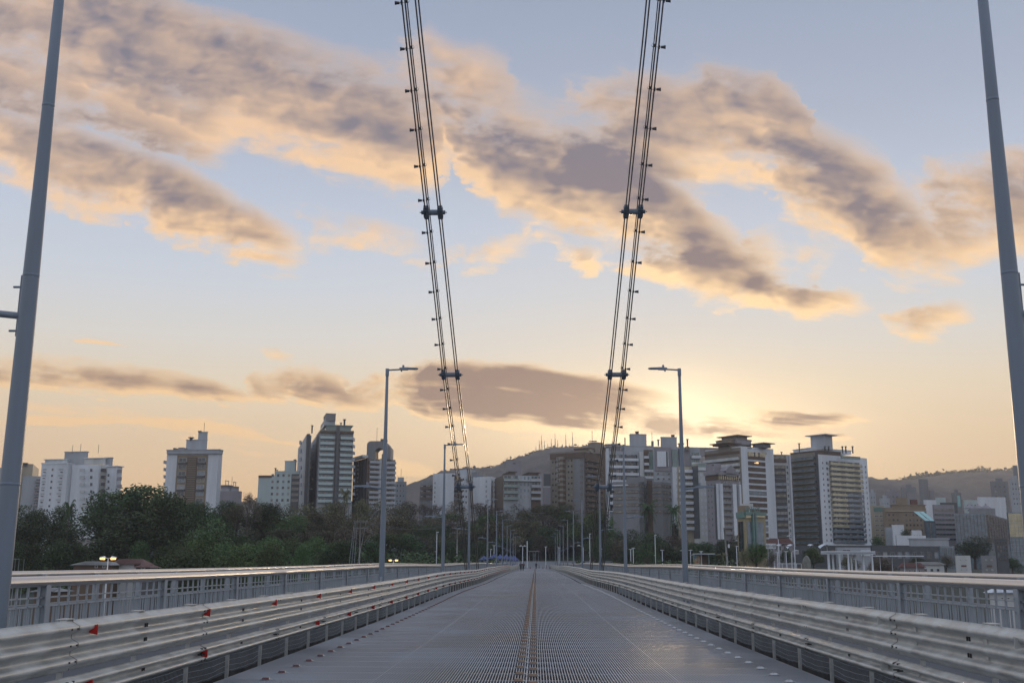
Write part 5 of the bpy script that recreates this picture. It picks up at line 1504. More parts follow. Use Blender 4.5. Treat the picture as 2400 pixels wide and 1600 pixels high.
b = gable('low grey roofed house between the red roofs and the pale house', 2138, 2212, 1316, 1322, 320, 'white2', 'concrete', 4, 8); b.grid('R', .1, .9, 4, 1326, 1338, 1, .5, .6)
for (lb, x0, x1, m_, lw_) in (('pale tall narrow house with four small windows and a red sign', 2238, 2274, 'white2', 'brick'), ('grey tall narrow house with four small windows and a dull sign', 2298, 2334, 'grey_r', 'brown')):
    b = Bld(lb, x0, x0 + 1, x1, 1301, 260, 3, m_, wl=8, group='low buildings near the shore', name='house')
    b.grid('R', .14, .86, 2, 1305, 1311, 1, .3, .5); b.grid('R', .14, .86, 2, 1328, 1334, 1, .3, .5); b.panel('R', .34, .68, 1320, 1324, lw_, 'sign', t=.08)
b = Bld('grey corrugated hall left of the pale narrow house', 2198, 2203, 2236, 1279, 330, 10, 'bglass', group='low buildings near the shore', name='hall')
b.grid('R', 0, 1, 8, 1280, 1330, 1, .06, 1, 'fin', ('grey_r', 'grey_r'), depth=.15); b.boxpx(2130, 2134, 2223, 1263, 1279, 'wgrey', 6, 4, 'glazed_storey', .3)
b = Bld('dark long warehouse behind the white canopy line', 2040, 2044, 2205, 1277, 380, 3, 'dgrey', group='low buildings near the shore', name='warehouse'); b.grid('R', .02, .98, 9, 1283, 1312, 1, .6, .5, 'win', ('grey_r', 'glass'))
b = Bld('white box house right of the big right tower base', 2098, 2101, 2170, 1254, 400, 5, 'white', wl=8, group='low buildings near the shore', name='house'); b.grid('R', .45, .95, 1, 1258, 1272, 1, 1, .8, 'band', ('wgrey', 'bglass'))
b = Bld('white low kiosk with sloping awning beside the big right tower', 1958, 1962, 2040, 1282, 360, 4, 'wgrey', wl=8, group='low buildings near the shore', name='kiosk'); b.grid('R', .15, .40, 1, 1284, 1300, 1, 1, .9, 'win', ('white', 'dgrey')); b.panel('R', .7, .98, 1286, 1300, 'white', 'white_hoarding', t=.3)
b = Bld('small white gatehouse with flat canopy left of the second left lamp post', 884, 890, 945, 1300, 330, 6, 'white2', wl=7, group='low buildings near the shore', name='gatehouse')
b.boxpx(922, 923, 945, 1281, 1302, 'white', 1, 6, 'entrance_tower', .2); b.boxpx(908, 910, 940, 1285, 1290, 'white2', -2, 6, 'canopy'); b.panel('R', .76, .86, 1294, 1322, 'dgrey', 'door'); b.grid('R', .1, .5, 3, 1305, 1318, 1, .6, .6)
b = Bld('dark glass low building at the right edge', 2330, 2334, 2360, 1262, 300, 4, 'dgrey', group='low buildings near the shore', name='hall'); b.grid('R', 0, 1, 4, 1264, 1310, 5, .8, .7, 'win', ('dgrey', 'glass'))
b = gable('white roofed boathouse low beyond the right railing', 2318, 2390, 1378, 1386, 120, 'white2', 'white', 0, 9, 'boathouse'); b.grid('R', .1, .9, 4, 1392, 1402, 1, .6, .6)
b = gable('pale roofed shed low beyond the left railing', 80, 128, 1378, 1384, 125, 'brown', 'grey_r', 0, 7, 'shed'); b.grid('R', .1, .9, 3, 1388, 1398, 1, .5, .6)
HAZE = .00019

# ------------------------------------------------------------------ things on land
def gz(x, y): return ground(x, y)


def post_lamp(px, ytop, ybot, Y, kind, label, group='small street lamps on land', lit=False):
    p = at(px, ytop, Y); q = at(px, ybot, Y); zb = min(q.z, gz(p.x, Y) + .3)
    if q.z - gz(p.x, Y) > 3: zb = gz(p.x, Y)
    H = p.z - zb; r = empty('street_lamp', (p.x, Y, zb)); tag(r, label, 'street lamp', group)
    m = MB(); m.lathe([(.13, -.5), (.12, H * .5), (.08, H), (0, H)], 8); build('pole', m, 'white', r)
    m = MB(); hm = 'lit' if lit else 'white'
    if kind == 'T':
        m.box(-.55, .55, -.16, .16, H, H + .14); m.box(-.12, .12, -.1, .1, H - .25, H); build('lamp_head', m, 'white', r)
    elif kind == 'twin':
        m.tube([(-.9, 0, H + .1), (.9, 0, H + .1)], .06, 6); build('arm', m, 'white', r)
        for s in (-1, 1):
            m = MB(); m.tube([(s * .35, 0, H + .12), (s * .5, 0, H + .22), (s * 1.2, 0, H + .16)], [.08, .20, .10], 8); lh = build('lamp_head', m, 'white', r)
            if lit: m = MB(); m.tube([(s * .45, -.12, H + .04), (s * 1.1, -.12, H + .02)], [.17, .12], 8); build('lamp_glow', m, 'lit', lh)
    elif kind in ('L', 'Rr'):
        s = 1 if kind == 'Rr' else -1
        m.tube([(0, 0, H - .1), (s * .3, 0, H + .35), (s * 1.5, 0, H + .55)], .06, 6); build('arm', m, 'white', r)
        m = MB(); m.tube([(s * 1.0, 0, H + .5), (s * 1.3, 0, H + .6), (s * 2.0, 0, H + .5)], [.06, .18, .08], 8); build('lamp_head', m, 'white', r)
    elif kind == 'one':
        m.box(-.2, .5, -.15, .15, H, H + .18); build('lamp_head', m, 'white', r)
        m = MB(); m.box(-.45, 0, -.1, .1, H * .45, H * .45 + .14); build('side_lamp_head', m, 'white', r)
    return r


# people's park lamps: pixel, top, bottom, distance, kind, label
LMP = [(1024, 1247, 1308, 300, 'one', 'thin white lamp left of the second left lamp post'), (1150, 1287, 1306, 372, 'one', 'short white lamp beside the blue tents'),
 (1158, 1278, 1306, 380, 'T', 'pale lamp rising behind the blue tents'), (1225, 1280, 1314, 365, 'twin', 'double headed lamp left of the tall white pole'),
 (1279, 1281, 1314, 372, 'T', 'single lamp in front of the leaning tree'), (1310, 1283, 1312, 362, 'T', 'short lamp between two right bridge lamp posts'),
 (1367, 1282, 1311, 352, 'L', 'short lamp behind the sixth right lamp post'), (1382, 1251, 1312, 350, 'one', 'tall thin white lamp left of the right chain foot'),
 (1409, 1286, 1312, 350, 'T', 'short lamp between the feet of the right chain'), (1466, 1285, 1311, 345, 'T', 'leftmost of three small park lamps right of the third right post'),
 (1478, 1287, 1315, 320, 'T', 'middle one of three small park lamps right of the third right post'), (1484, 1284, 1315, 325, 'T', 'rightmost of three small park lamps right of the third right post'),
 (1535, 1254, 1314, 330, 'one', 'tall thin white pole lamp left of the big right lamp post'), (1552, 1289, 1318, 315, 'T', 'small park lamp just left of the big right lamp post'),
 (1599, 1290, 1318, 315, 'T', 'small park lamp touching the right side of the big lamp post'), (1618, 1289, 1320, 305, 'T', 'white park lamp between the lamp post and the mural shelter'),
 (1643, 1292, 1322, 300, 'T', 'white park lamp in front of the mural shelter'), (1824, 1263, 1324, 305, 'L', 'curved white street lamp right of the white signboard'),
 (1861, 1260, 1324, 305, 'L', 'second curved white street lamp, nearer the boulder'), (1752, 1257, 1275, 380, 'L', 'white street lamp rising above the round green tree'),
 (1736, 1270, 1290, 370, 'L', 'white street lamp behind the round green tree, lower left one'), (1776, 1267, 1285, 375, 'L', 'short white lamp just left of the signboard'),
 (1822, 1294, 1322, 300, 'T', 'short white lamp beside the first curved lamp'), (1855, 1294, 1310, 310, 'Rr', 'short bracket lamp left of the second curved lamp'),
 (1726, 1280, 1328, 290, 'one', 'white post with a wide base left of the green tree'), (1842, 1292, 1326, 295, 'T', 'plain pale post between the two curved lamps')]
for a in LMP: post_lamp(*a)
post_lamp(253.5, 1309, 1334, 150, 'twin', 'lit double headed street lamp in front of the tiled house', 'lit street lamps', True)
r = post_lamp(922, 1313, 1325, 260, 'twin', 'lit low double lamp in front of the white gatehouse', 'lit street lamps', True)

# plain tall white pole on the bridge end
p = at(1235.5, 1269, 352); r = MB(); r.lathe([(.16, 0), (.12, p.z), (0, p.z)], 8); r.box(-.3, .3, -.3, .3, -.2, .12)
tag(build('flagpole', r, 'white', None, (p.x, 352, gz(p.x, 352))), 'plain tall white pole beside the cyclists at the bridge end', 'pole')

# utility poles with cross arms and wires
def util(px, ytop, Y, label, arms=2, lean=0.0, w=1.0):
    p = at(px, ytop, Y); zb = gz(p.x, Y); H = p.z - zb
    r = empty('utility_pole', (p.x, Y, zb)); tag(r, label, 'utility pole', 'utility poles')
    m = MB(); m.tube([(0, 0, -1), (lean, 0, H)], [.24 * w, .15 * w], 8); build('pole', m, 'concrete', r)
    for k in range(arms):
        z = H - .4 - k * 1.6; m = MB(); m.beam((lean - 1.7, 0, z), (lean + 1.7, 0, z), .14, .14)
        for x in (-1.6, -.8, .8, 1.6): m.lathe([(.07, 0), (.10, .15), (.04, .32), (0, .33)], 8, (lean + x, 0, z + .07))
        build('cross_arm', m, 'grey_r', r)
    return r, Vector((p.x + lean, Y, zb + H))


u1, t1 = util(845, 1218, 262, 'pale utility pole with cross arms left of the second left lamp post', 2)
u2, t2 = util(1072, 1222, 345, 'utility pole with crossed arms behind the left suspension chain', 3)
u3, t3 = util(1703, 1236, 310, 'leaning utility pole with a white box in front of the arched gable block', 0, -.7, 1.5)
m = MB(); m.box(.1, .6, -.5, -.2, 7.4, 8.4); build('meter_box', m, 'white', u3)
for k, dx in enumerate((-1.5, -.7, .7, 1.5)):
    m = MB(); a = t1 + Vector((dx, 0, -.2)); b = t2 + Vector((dx, 0, -.2)); pts = [a.lerp(b, q / 14) + Vector((0, 0, -2.2 * math.sin(math.pi * q / 14))) for q in range(15)]
    m.tube(pts, .022, 4); tag(build('power_line', m, 'dark'), '%s overhead wire between the two left utility poles, counted from the left' % ORD[k], 'power line', 'power lines')
for k, (dx, px, py) in enumerate(((-1.5, 815, 1345), (-1.2, 822, 1345), (-.8, 829, 1342), (1.4, 833, 1345))):
    m = MB(); m.tube([t1 + Vector((dx, 0, -.5)), at(px, py, 250)], .03, 4); tag(build('stay_wire', m, 'wgrey'), '%s stay wire running down from the left utility pole, from the left' % ORD[k], 'cable', 'stay wires')
m = MB(); m.tube([at(1707, 1262, 310), at(1722, 1268, 320), at(1737, 1271, 330)], .04, 4); tag(build('power_line', m, 'grey_r'), 'thin wire running right from the leaning utility pole', 'power line')

# blue market tents
for i, (px, yt) in enumerate([(1134, 1301), (1142, 1303), (1158, 1297), (1172, 1298), (1186, 1298), (1197, 1300), (1205, 1301)]):
    Y = 352 + (i % 3) * 6; p = at(px, yt, Y); z0 = gz(p.x, Y); H = p.z - z0
    r = empty('market_tent', (p.x, Y, z0)); m = MB(); w = 1.55; e = H - 1.3
    ap = (0, 0, H); c = [(-w, -w, e), (w, -w, e), (w, w, e), (-w, w, e)]
    m.add(c + [(x * .3, y * .3, e + .85) for x, y, _ in c] + [ap], [(0, 1, 5, 4), (1, 2, 6, 5), (2, 3, 7, 6), (3, 0, 4, 7), (4, 5, 8), (5, 6, 8), (6, 7, 8), (7, 4, 8)])
    m.add([(x, y, z) for x, y, z in c] + [(x * 1.01, y * 1.01, z - .35) for x, y, z in c], [(0, 1, 5, 4), (1, 2, 6, 5), (2, 3, 7, 6), (3, 0, 4, 7)])
    build('canopy', m, 'blue', r)
    for (x, y, _) in c: m = MB(); m.tube([(x, y, 0), (x, y, e)], .04, 6); build('leg', m, 'white', r)
    if i % 2: m = MB(); m.box(-w * .9, w * .9, -w, -w + .5, 0, 1.0); build('counter', m, 'blue', r)
    tag(r, 'blue pointed market tent, %s from the left in the row behind the bridge end' % ORD[i], 'tent', 'blue market tents')

# bollards and cones across the end of the bridge
for i, px in enumerate((1263.5, 1280, 1296, 1216)):
    p = at(px, 1332, 322); m = MB(); m.lathe([(.10, 0), (.09, .1), (.075, .95), (.085, 1.02), (.0, 1.06)], 10)
    o = build('bollard', m, ['cloth2'], None, (p.x, 322, zd(322)))
    o2 = MB(); o2.lathe([(.079, .62), (.078, .76)], 10); build('reflective_band', o2, 'white', o)
    tag(o, ['dark traffic post just right of the pedestrian', 'dark traffic post in the middle of the right lane', 'dark traffic post nearest the right barrier', 'dark traffic post at the end of the left barrier'][i], 'traffic post', 'traffic posts across the bridge end')
for i, px in enumerate((1242.5, 1272.5, 1289)):
    p = at(px, 1332, 322); m = MB(); m.box(-.2, .2, -.2, .2, 0, .04); m.lathe([(.15, .04), (.04, .62), (0, .63)], 12)
    o = build('traffic_cone', m, 'cloth2', None, (p.x, 322, zd(322)))
    o2 = MB(); o2.lathe([(.105, .27), (.078, .42)], 12); build('reflective_band', o2, 'white', o)
    tag(o, ['small dark red traffic cone between cyclists and pedestrian', 'small dark red traffic cone between the first two right traffic posts', 'small dark red traffic cone between the last two right traffic posts'][i], 'traffic cone', 'traffic cones across the bridge end')


# ------------------------------------------------------------------ people
def body(name, joints, links, mat_, parent=None):
    """one continuous skinned figure: joints = {name: (pos, radius)}"""
    keys = list(joints); me = bpy.data.meshes.new(name)
    me.from_pydata([joints[k][0] for k in keys], [(keys.index(a), keys.index(b)) for a, b in links], [])
    o = bpy.data.objects.new(name, me); COL.objects.link(o)
    me.materials.append(M[mat_])
    o.modifiers.new('skin', 'SKIN'); 
    if not me.skin_vertices:
        bm_ = __import__('bmesh').new(); bm_.from_mesh(me); bm_.verts.layers.skin.verify(); bm_.to_mesh(me); bm_.free()
    for k, sv in zip(keys, me.skin_vertices[0].data):
        rr = joints[k][1]; sv.radius = rr if isinstance(rr, tuple) else (rr, rr)
        sv.use_root = (k == 'pelvis')
    ss = o.modifiers.new('sub', 'SUBSURF'); ss.levels = 2; ss.render_levels = 2
    dg = bpy.context.evaluated_depsgraph_get(); new = bpy.data.meshes.new_from_object(o.evaluated_get(dg))
    for p_ in new.polygons: p_.use_smooth = True
    bpy.data.objects.remove(o)
    return link(name, new, parent)


def figure(name, J, label, shirt, trousers, hair=True):
    """J: joint positions; skin body, clothing shells as children"""
    LK = [('pelvis', 'waist'), ('waist', 'chest'), ('chest', 'neck'), ('neck', 'head'), ('head', 'crown')]
    rad = dict(pelvis=(.15, .12), waist=(.13, .10), chest=(.165, .115), neck=.055, head=(.082, .10), crown=.06)
    for s in 'lr':
        LK += [('chest', 'sh' + s), ('sh' + s, 'el' + s), ('el' + s, 'wr' + s), ('wr' + s, 'pa' + s), ('pelvis', 'hi' + s), ('hi' + s, 'kn' + s), ('kn' + s, 'an' + s), ('an' + s, 'to' + s)]
        rad.update({'sh' + s: .062, 'el' + s: .042, 'wr' + s: .028, 'pa' + s: (.038, .020), 'hi' + s: .088, 'kn' + s: .058, 'an' + s: .040, 'to' + s: (.042, .03)})
        w, pa = Vector(J['wr' + s]), Vector(J['pa' + s]); d = (pa - w).normalized()
        side = d.cross(Vector((0, 1, 0))); side = side.normalized() if side.length > .1 else Vector((1, 0, 0))
        for q, (off_, ln) in enumerate(((-.024, .062), (-.008, .075), (.008, .070), (.024, .055))):
            k1, k2 = 'f%d%s' % (q, s), 'g%d%s' % (q, s)
            J[k1] = tuple(pa + side * off_ + d * ln * .55); J[k2] = tuple(pa + side * off_ + d * ln + Vector((0, .02, -.01)))
            LK += [('pa' + s, k1), (k1, k2)]; rad[k1] = .009; rad[k2] = .008
        J['th' + s] = tuple(w.lerp(pa, .4) + side * .045 + d * .01); LK += [('wr' + s, 'th' + s)]; rad['th' + s] = .010
    b = body(name, {k: (J[k], rad[k]) for k in J if k in rad}, [l for l in LK if l[0] in J and l[1] in J], 'skin')
    gr = lambda r, e: (r[0] + e, r[1] + e) if isinstance(r, tuple) else r + e
    top = ['pelvis', 'waist', 'chest'] + [p + s for s in 'lr' for p in ('sh', 'el', 'wr')]
    body('jacket', {k: (J[k], gr(rad[k], .018)) for k in top}, [l for l in LK if l[0] in top and l[1] in top], shirt, b)
    leg = ['pelvis'] + [p + s for s in 'lr' for p in ('hi', 'kn', 'an')]
    body('trousers', {k: (J[k], gr(rad[k], .016)) for k in leg}, [l for l in LK if l[0] in leg and l[1] in leg], trousers, b)
    for s in 'lr':
        m = MB(); a, t = Vector(J['an' + s]), Vector(J['to' + s]); m.tube([a + Vector((0, -.05, -.05)), a.lerp(t, .5) + Vector((0, 0, -.02)), t + Vector((0, .03, 0))], [.045, .05, .035], 8); build('shoe', m, 'black', b)
    h = Vector(J['head']); m = MB()
    m.lathe([(.085, -.05), (.105, .02), (.095, .09), (.05, .135), (0, .145)], 12, tuple(h + Vector((0, -.015, .01)))); build('hair' if hair else 'helmet', m, 'black', b)
    f = MB()
    for s in (-1, 1): f.lathe([(.012, -.012), (.015, 0), (.012, .012), (0, .014)], 6, tuple(h + Vector((s * .032, .085, 0))))
    build('eye', f, 'black', b); f = MB(); f.tube([h + Vector((0, .09, .01)), h + Vector((0, .118, -.025))], [.010, .016], 6); build('nose', f, 'skin', b)
    f = MB(); f.box(h.x - .025, h.x + .025, h.y + .085, h.y + .095, h.z - .058, h.z - .048); build('mouth', f, 'cloth2', b)
    for s in (-1, 1): f = MB(); f.lathe([(.012, -.028), (.016, 0), (.012, .028)], 6, tuple(h + Vector((s * .092, 0, -.01)))); build('ear', f, 'skin', b)
    tag(b, label, 'person')
    return b


def walker():
    return dict(pelvis=(0, 0, .95), waist=(0, 0, 1.10), chest=(0, .01, 1.34), neck=(0, .02, 1.50), head=(0, .03, 1.62), crown=(0, .03, 1.70),
        shl=(-.19, .01, 1.40), ell=(-.24, -.05, 1.13), wrl=(-.24, .06, .90), pal=(-.24, .09, .83), shr=(.19, .01, 1.40), elr=(.24, .03, 1.13), wrr=(.23, -.08, .90), par=(.23, -.09, .82),
        hil=(-.09, 0, .90), knl=(-.09, .12, .50), anl=(-.09, .18, .10), tol=(-.09, .32, .05), hir=(.09, 0, .90), knr=(.09, -.02, .48), anr=(.09, -.22, .12), tor=(.09, -.12, .05))


def cyclist(Lh):
    J = dict(pelvis=(0, -.18, .98), waist=(0, -.08, 1.10), chest=(0, .12, 1.32), neck=(0, .22, 1.44), head=(0, .27, 1.56), crown=(0, .27, 1.64),
        shl=(-.18, .15, 1.36), ell=(-.24, .26, 1.16), wrl=(-.24, .42, 1.02), pal=(-.24, .47, 1.03), shr=(.18, .15, 1.36), elr=(.24, .26, 1.16), wrr=(.24, .42, 1.02), par=(.24, .47, 1.03),
        hil=(-.09, -.16, .94), hir=(.09, -.16, .94))
    a, b = ('l', 'r') if Lh else ('r', 'l'); sx = {'l': -.10, 'r': .10}
    J['kn' + a] = (sx[a], .18, .82); J['an' + a] = (sx[a], .08, .44); J['to' + a] = (sx[a], .20, .40)
    J['kn' + b] = (sx[b], .10, .58); J['an' + b] = (sx[b], .02, .20); J['to' + b] = (sx[b], .15, .14)
    return J


def bicycle(loc, label):
    r = empty('bicycle', loc); tag(r, label, 'bicycle', 'bicycles of the two riders')
    for y in (-.52, .52):
        m = MB(); pts = [(0, y + .33 * math.cos(R(15 * k)), .34 + .33 * math.sin(R(15 * k))) for k in range(25)]; m.tube(pts, .022, 6, caps=False); w = build('wheel', m, 'black', r)
        m = MB()
        for k in range(12): m.beam((0, y, .34), (0, y + .32 * math.cos(R(30 * k)), .34 + .32 * math.sin(R(30 * k))), .004, .004)
        m.tube([(-.05, y, .34), (.05, y, .34)], .025, 8); build('spokes', m, 'galv', w)
    m = MB(); bb = (0, -.08, .30); st = (0, -.20, .82); hd = (0, .36, .84)
    for a, b in ((bb, st), (bb, (0, .38, .70)), (st, hd), (bb, (0, -.52, .34)), (st, (0, -.52, .34)), (hd, (0, .52, .34))): m.tube([a, b], .020, 6)
    build('frame', m, 'dark', r)
    m = MB(); m.tube([(0, .36, .84), (0, .36, 1.00)], .018, 6); m.tube([(-.27, .46, 1.0), (-.1, .38, 1.0), (.1, .38, 1.0), (.27, .46, 1.0)], .015, 6); build('handlebar', m, 'black', r)
    m = MB(); m.tube([(0, -.34, .88), (0, -.2, .89), (0, -.05, .87)], [.06, .055, .02], 8); build('saddle', m, 'black', r)
    m = MB(); m.tube([(-.10, .02, .16), (-.04, .0, .18), (0, -.08, .30), (.04, .06, .38), (.1, .08, .38)], .014, 6); build('pedals', m, 'galv', r)
    return r


for i, (px, Y, Lh, sh) in enumerate(((1220.5, 214, True, 'cloth1'), (1226.5, 216, False, 'cloth2'))):
    p = at(px, 1336, Y); loc = Vector((p.x, Y, zd(Y)))
    bicycle(loc, ['bicycle ridden away by the left rider, in dark clothes', 'bicycle ridden away by the right rider, in maroon jacket'][i])
    f = figure('person', cyclist(Lh), ['cyclist in dark clothes riding away, left of the pair', 'cyclist in maroon jacket riding away, right of the pair'][i], sh, 'cloth1', False)
    f.location = loc; f['group'] = 'pair of cyclists'
p = at(1256.8, 1333, 292)
f = figure('person', walker(), 'person in dark clothes walking on the centre line near the bridge end', 'cloth1', 'cloth1'); f.location = (p.x, 292, zd(292))

# pergola, boulder, signboard, shelter, gate, canopy
p0, p1 = at(1934, 1300, 290), at(2048, 1300, 290)
r = empty('pergola', (p0.x, 290, gz(p0.x, 290))); tag(r, 'long white pergola with round columns and slatted top', 'pergola')
L_ = p1.x - p0.x; H_ = at(1934, 1298, 290).z - gz(p0.x, 290)
for (fx, yy) in ((.07, 0), (.21, 2.6), (.29, 0), (.47, 0), (.59, 2.6), (.68, 2.6), (.84, 2.6), (.96, 0)):
    m = MB(); m.lathe([(.42, -.5), (.42, .35), (.30, .45), (.24, H_ * .8), (.26, H_ - .2), (.38, H_), (0, H_)], 12, (L_ * fx, yy, 0)); build('column', m, 'white', r)
for yy in (-.1, 2.5): m = MB(); m.box(-.4, L_ + .4, yy, yy + .35, H_, H_ + .5); build('beam', m, 'white', r)
m = MB()
for k in range(26): m.box(L_ * k / 25 - .12, L_ * k / 25 + .12, -1.0, 3.8, H_ + .5, H_ + .85)
build('slats', m, 'white', r)
p = at(1889, 1304, 285)
def rock(n_, rx, ry, rz, seed):
    from mathutils import noise as mn
    m = MB(); N1, N2 = 20, 12; m.v = []
    for j in range(N2 + 1):
        for i in range(N1):
            a = 2 * math.pi * i / N1; b_ = -.5 * math.pi * .55 + (math.pi * .775) * j / N2
            d = Vector((math.cos(a) * math.cos(b_), math.sin(a) * math.cos(b_), math.sin(b_))); k = 1 + .16 * mn.noise(d * 1.8 + Vector((seed, 0, 0)))
            m.v.append((d.x * rx * k, d.y * ry * k, d.z * rz * k))
    for j in range(N2):
        for i in range(N1): m.f.append((j * N1 + i, j * N1 + (i + 1) % N1, (j + 1) * N1 + (i + 1) % N1, (j + 1) * N1 + i)); m.mi.append(0); m.smooth.append(True)
    m.f.append(tuple(N2 * N1 + i for i in range(N1))); m.mi.append(0); m.smooth.append(True)
    return m
zb = gz(p.x, 285)
r = empty('stone_monument', (p.x, 285, zb)); tag(r, 'big round boulder monument on a stone base beside the dark round tree', 'monument')
hh = p.z - zb
o = build('boulder', rock(0, 1.25, 1.1, hh * .52, 3), 'stone', r, (0, 0, hh * .52)); m = MB(); m.lathe([(1.3, -.6), (1.2, .3), (1.0, hh * .35), (0, hh * .35)], 14); build('base', m, 'stone', r)
a, c = at(1795, 1273, 320), at(1818.5, 1285, 320)
r = empty('signboard', ((a.x + c.x) / 2, 320, gz(a.x, 320))); tag(r, 'white rectangular signboard with two round emblems above the park trees', 'sign')
z0 = -gz(a.x, 320); w = (c.x - a.x) / 2
m = MB(); m.box(-w, w, -.06, .06, c.z + z0, a.z + z0); bd = build('board', m, 'white', r)
for s in (-1, 1):
    m = MB(); cc_ = Vector((s * w * .62, -.10, (a.z + c.z) / 2 + z0)); m.tube([cc_ + Vector((.42 * math.cos(R(20 * k)), 0, .42 * math.sin(R(20 * k)))) for k in range(19)], .07, 5, caps=False)
    m.tube([cc_ + Vector((-.2, 0, -.05)), cc_ + Vector((.2, 0, -.05))], .12, 6); build('emblem', m, 'grey_r', bd)
m = MB(); mid = (a.z + c.z) / 2 + z0; m.box(-.30, .30, -.10, -.07, mid - .06, mid + .06); m.box(-.12, .12, -.10, -.07, mid - .48, mid - .28); m.box(-.1, .1, -.10, -.07, mid + .32, mid + .48); build('lettering', m, 'grey_r', bd)
for s in (-1, 1): m = MB(); m.tube([(s * w * .6, .1, 0), (s * w * .6, .1, c.z + z0)], .12, 8); build('leg', m, 'white', r)
# gantry with green sign arm behind the signboard
a, c = at(1818, 1279, 330), at(1866, 1279, 330); r = empty('sign_gantry', (a.x, 330, gz(a.x, 330))); tag(r, 'dark overhead sign gantry between the two curved street lamps', 'gantry')
m = MB(); h_ = a.z - gz(a.x, 330); L_ = c.x - a.x
m.tube([(0, 0, h_ - .2), (L_ * .5, 0, h_), (L_, 0, h_ - .2)], .14, 6); m.tube([(0, 0, h_ + .5), (L_ * .5, 0, h_ + .9), (L_, 0, h_ + .5)], .08, 6); m.tube([(L_ * .42, 0, 0), (L_ * .42, 0, h_ + .9)], .16, 8); build('frame', m, 'grey_r', r)
# shelter with mural
a, c = at(1624, 1296, 300), at(1662, 1320, 300); z0 = gz(a.x, 300); r = empty('bus_shelter', (a.x, 300, z0)); tag(r, 'flat roofed shelter with a colourful mural wall at its left end', 'shelter')
h_ = a.z - z0; w = c.x - a.x
mm = bpy.data.materials.new('mural_paint'); mm.use_nodes = True; B = NB(mm.node_tree)
vor = B.n('ShaderNodeTexVoronoi'); B.put(vor.inputs['Vector'], B.vm('MULTIPLY', B.n('ShaderNodeTexCoord').outputs['Object'], (1, 1, .8))); vor.inputs['Scale'].default_value = 2.2
rp = B.ramp(B.sep(vor.outputs['Color'])[0], [(0, (.05, .20, .30)), (.2, (.30, .34, .22)), (.4, (.38, .10, .05)), (.55, (.08, .09, .08)), (.7, (.32, .32, .28)), (.85, (.42, .22, .08)), (1, (.10, .28, .16))])
B.put(mm.node_tree.nodes['Principled BSDF'].inputs['Base Color'], rp); M['mural'] = mm
m = MB(); m.box(0, w * .45, 0, .2, 0, h_ - .3); build('mural_wall', m, 'mural', r)
m = MB(); m.box(.4, w + 1.5, -1.5, 3, h_ - .3, h_); m.box(-.3, w * .6, 1.0, 3.2, h_ - .55, h_ - .3); build('roof', m, 'wgrey', r); m = MB(); m.box(w * .45, w, 2.6, 2.8, 0, h_ - .3); build('back_wall', m, 'brown', r)
for x in (w * .5, w * .95): m = MB(); m.tube([(x, -1.2, 0), (x, -1.2, h_ - .3)], .08, 8); build('post', m, 'wgrey', r)
# frame gate at the end of the bridge
a, c = at(1241, 1291, 395), at(1262, 1314, 395); z0 = gz(a.x, 395); r = empty('frame_gate', (a.x, 395, z0)); tag(r, 'thin grey frame gate with a ladder-like panel facing the end of the road', 'gate')
h_ = a.z - z0; w = c.x - a.x
for x in (0, w): m = MB(); m.tube([(x, 0, 0), (x, 0, h_)], .09, 6); build('post', m, 'grey_r', r)
m = MB(); m.beam((-.4, 0, h_), (w + .4, 0, h_), .2, .25); build('beam', m, 'grey_r', r)
m = MB()
for k in range(9): m.beam((w * .4, 0, h_ * (k + 1) / 11), (w * .7, 0, h_ * (k + 1) / 11), .07, .10)
m.beam((w * .4, 0, 0), (w * .4, 0, h_), .07, .07); m.beam((w * .7, 0, 0), (w * .7, 0, h_), .07, .07); build('ladder_panel', m, 'wgrey', r)
a, c = at(2052, 1301, 280), at(2165, 1302, 280); r = empty('canopy', (a.x, 280, gz(a.x, 280))); tag(r, 'long thin white flat canopy right of the pergola', 'canopy'); h_ = a.z - gz(a.x, 280)
m = MB(); m.box(0, c.x - a.x, 0, 3, h_ - .25, h_); build('roof', m, 'white', r)
for k in range(4): m = MB(); m.tube([((c.x - a.x) * (k + .5) / 4, 1.5, -1), ((c.x - a.x) * (k + .5) / 4, 1.5, h_ - .25)], .1, 8); build('post', m, 'white', r)
for i, (x0, x1, yt, Y) in enumerate(((1822, 1862, 1274, 350), (1895, 1940, 1274, 360))):
    a, c = at(x0, yt, Y), at(x1, yt, Y); z0 = gz(a.x, Y); r = empty('awning_tent', (a.x, Y, z0)); tag(r, ['white curved fabric canopy between the two curved street lamps', 'white curved fabric canopy left of the big right tower base'][i], 'canopy', 'white fabric canopies')
    w = c.x - a.x; h_ = a.z - z0; m = MB(); A = []; Bq = []
    for k in range(13): t = k / 12; zz = h_ - 1.2 + 1.2 * abs(math.sin(math.pi * (t * 1.5 + .25))); A.append((w * t, -2, zz - .3)); Bq.append((w * t, 2, zz))
    m.quadstrip(A, Bq, 0, True); m.quadstrip([(x, y, z - .08) for x, y, z in A], [(x, y, z - .08) for x, y, z in Bq], 0, True); build('fabric', m, 'white', r)
    for x in (.05, .95): m = MB(); m.tube([(w * x, 0, 0), (w * x, 0, h_ - .8)], .1, 8); build('post', m, 'white', r)
# scaffold frame low at the far left
a, c = at(4, 1309, 150), at(42, 1340, 150); z0 = gz(a.x, 150); r = empty('metal_frame', (a.x, 150, z0)); tag(r, 'pale tubular frame with cross bars low at the far left', 'frame'); w = c.x - a.x; h_ = a.z - z0
for x in (0, .5, 1):
    for y in (0, 1.5): m = MB(); m.tube([(w * x, y, 0), (w * x, y, h_)], .05, 6); build('post', m, 'wgrey', r)
for k in range(4): m = MB(); m.beam((0, 0, h_ * (1 - k * .16)), (w, 0, h_ * (1 - k * .16)), .06, .06); build('cross_bar', m, 'wgrey', r)
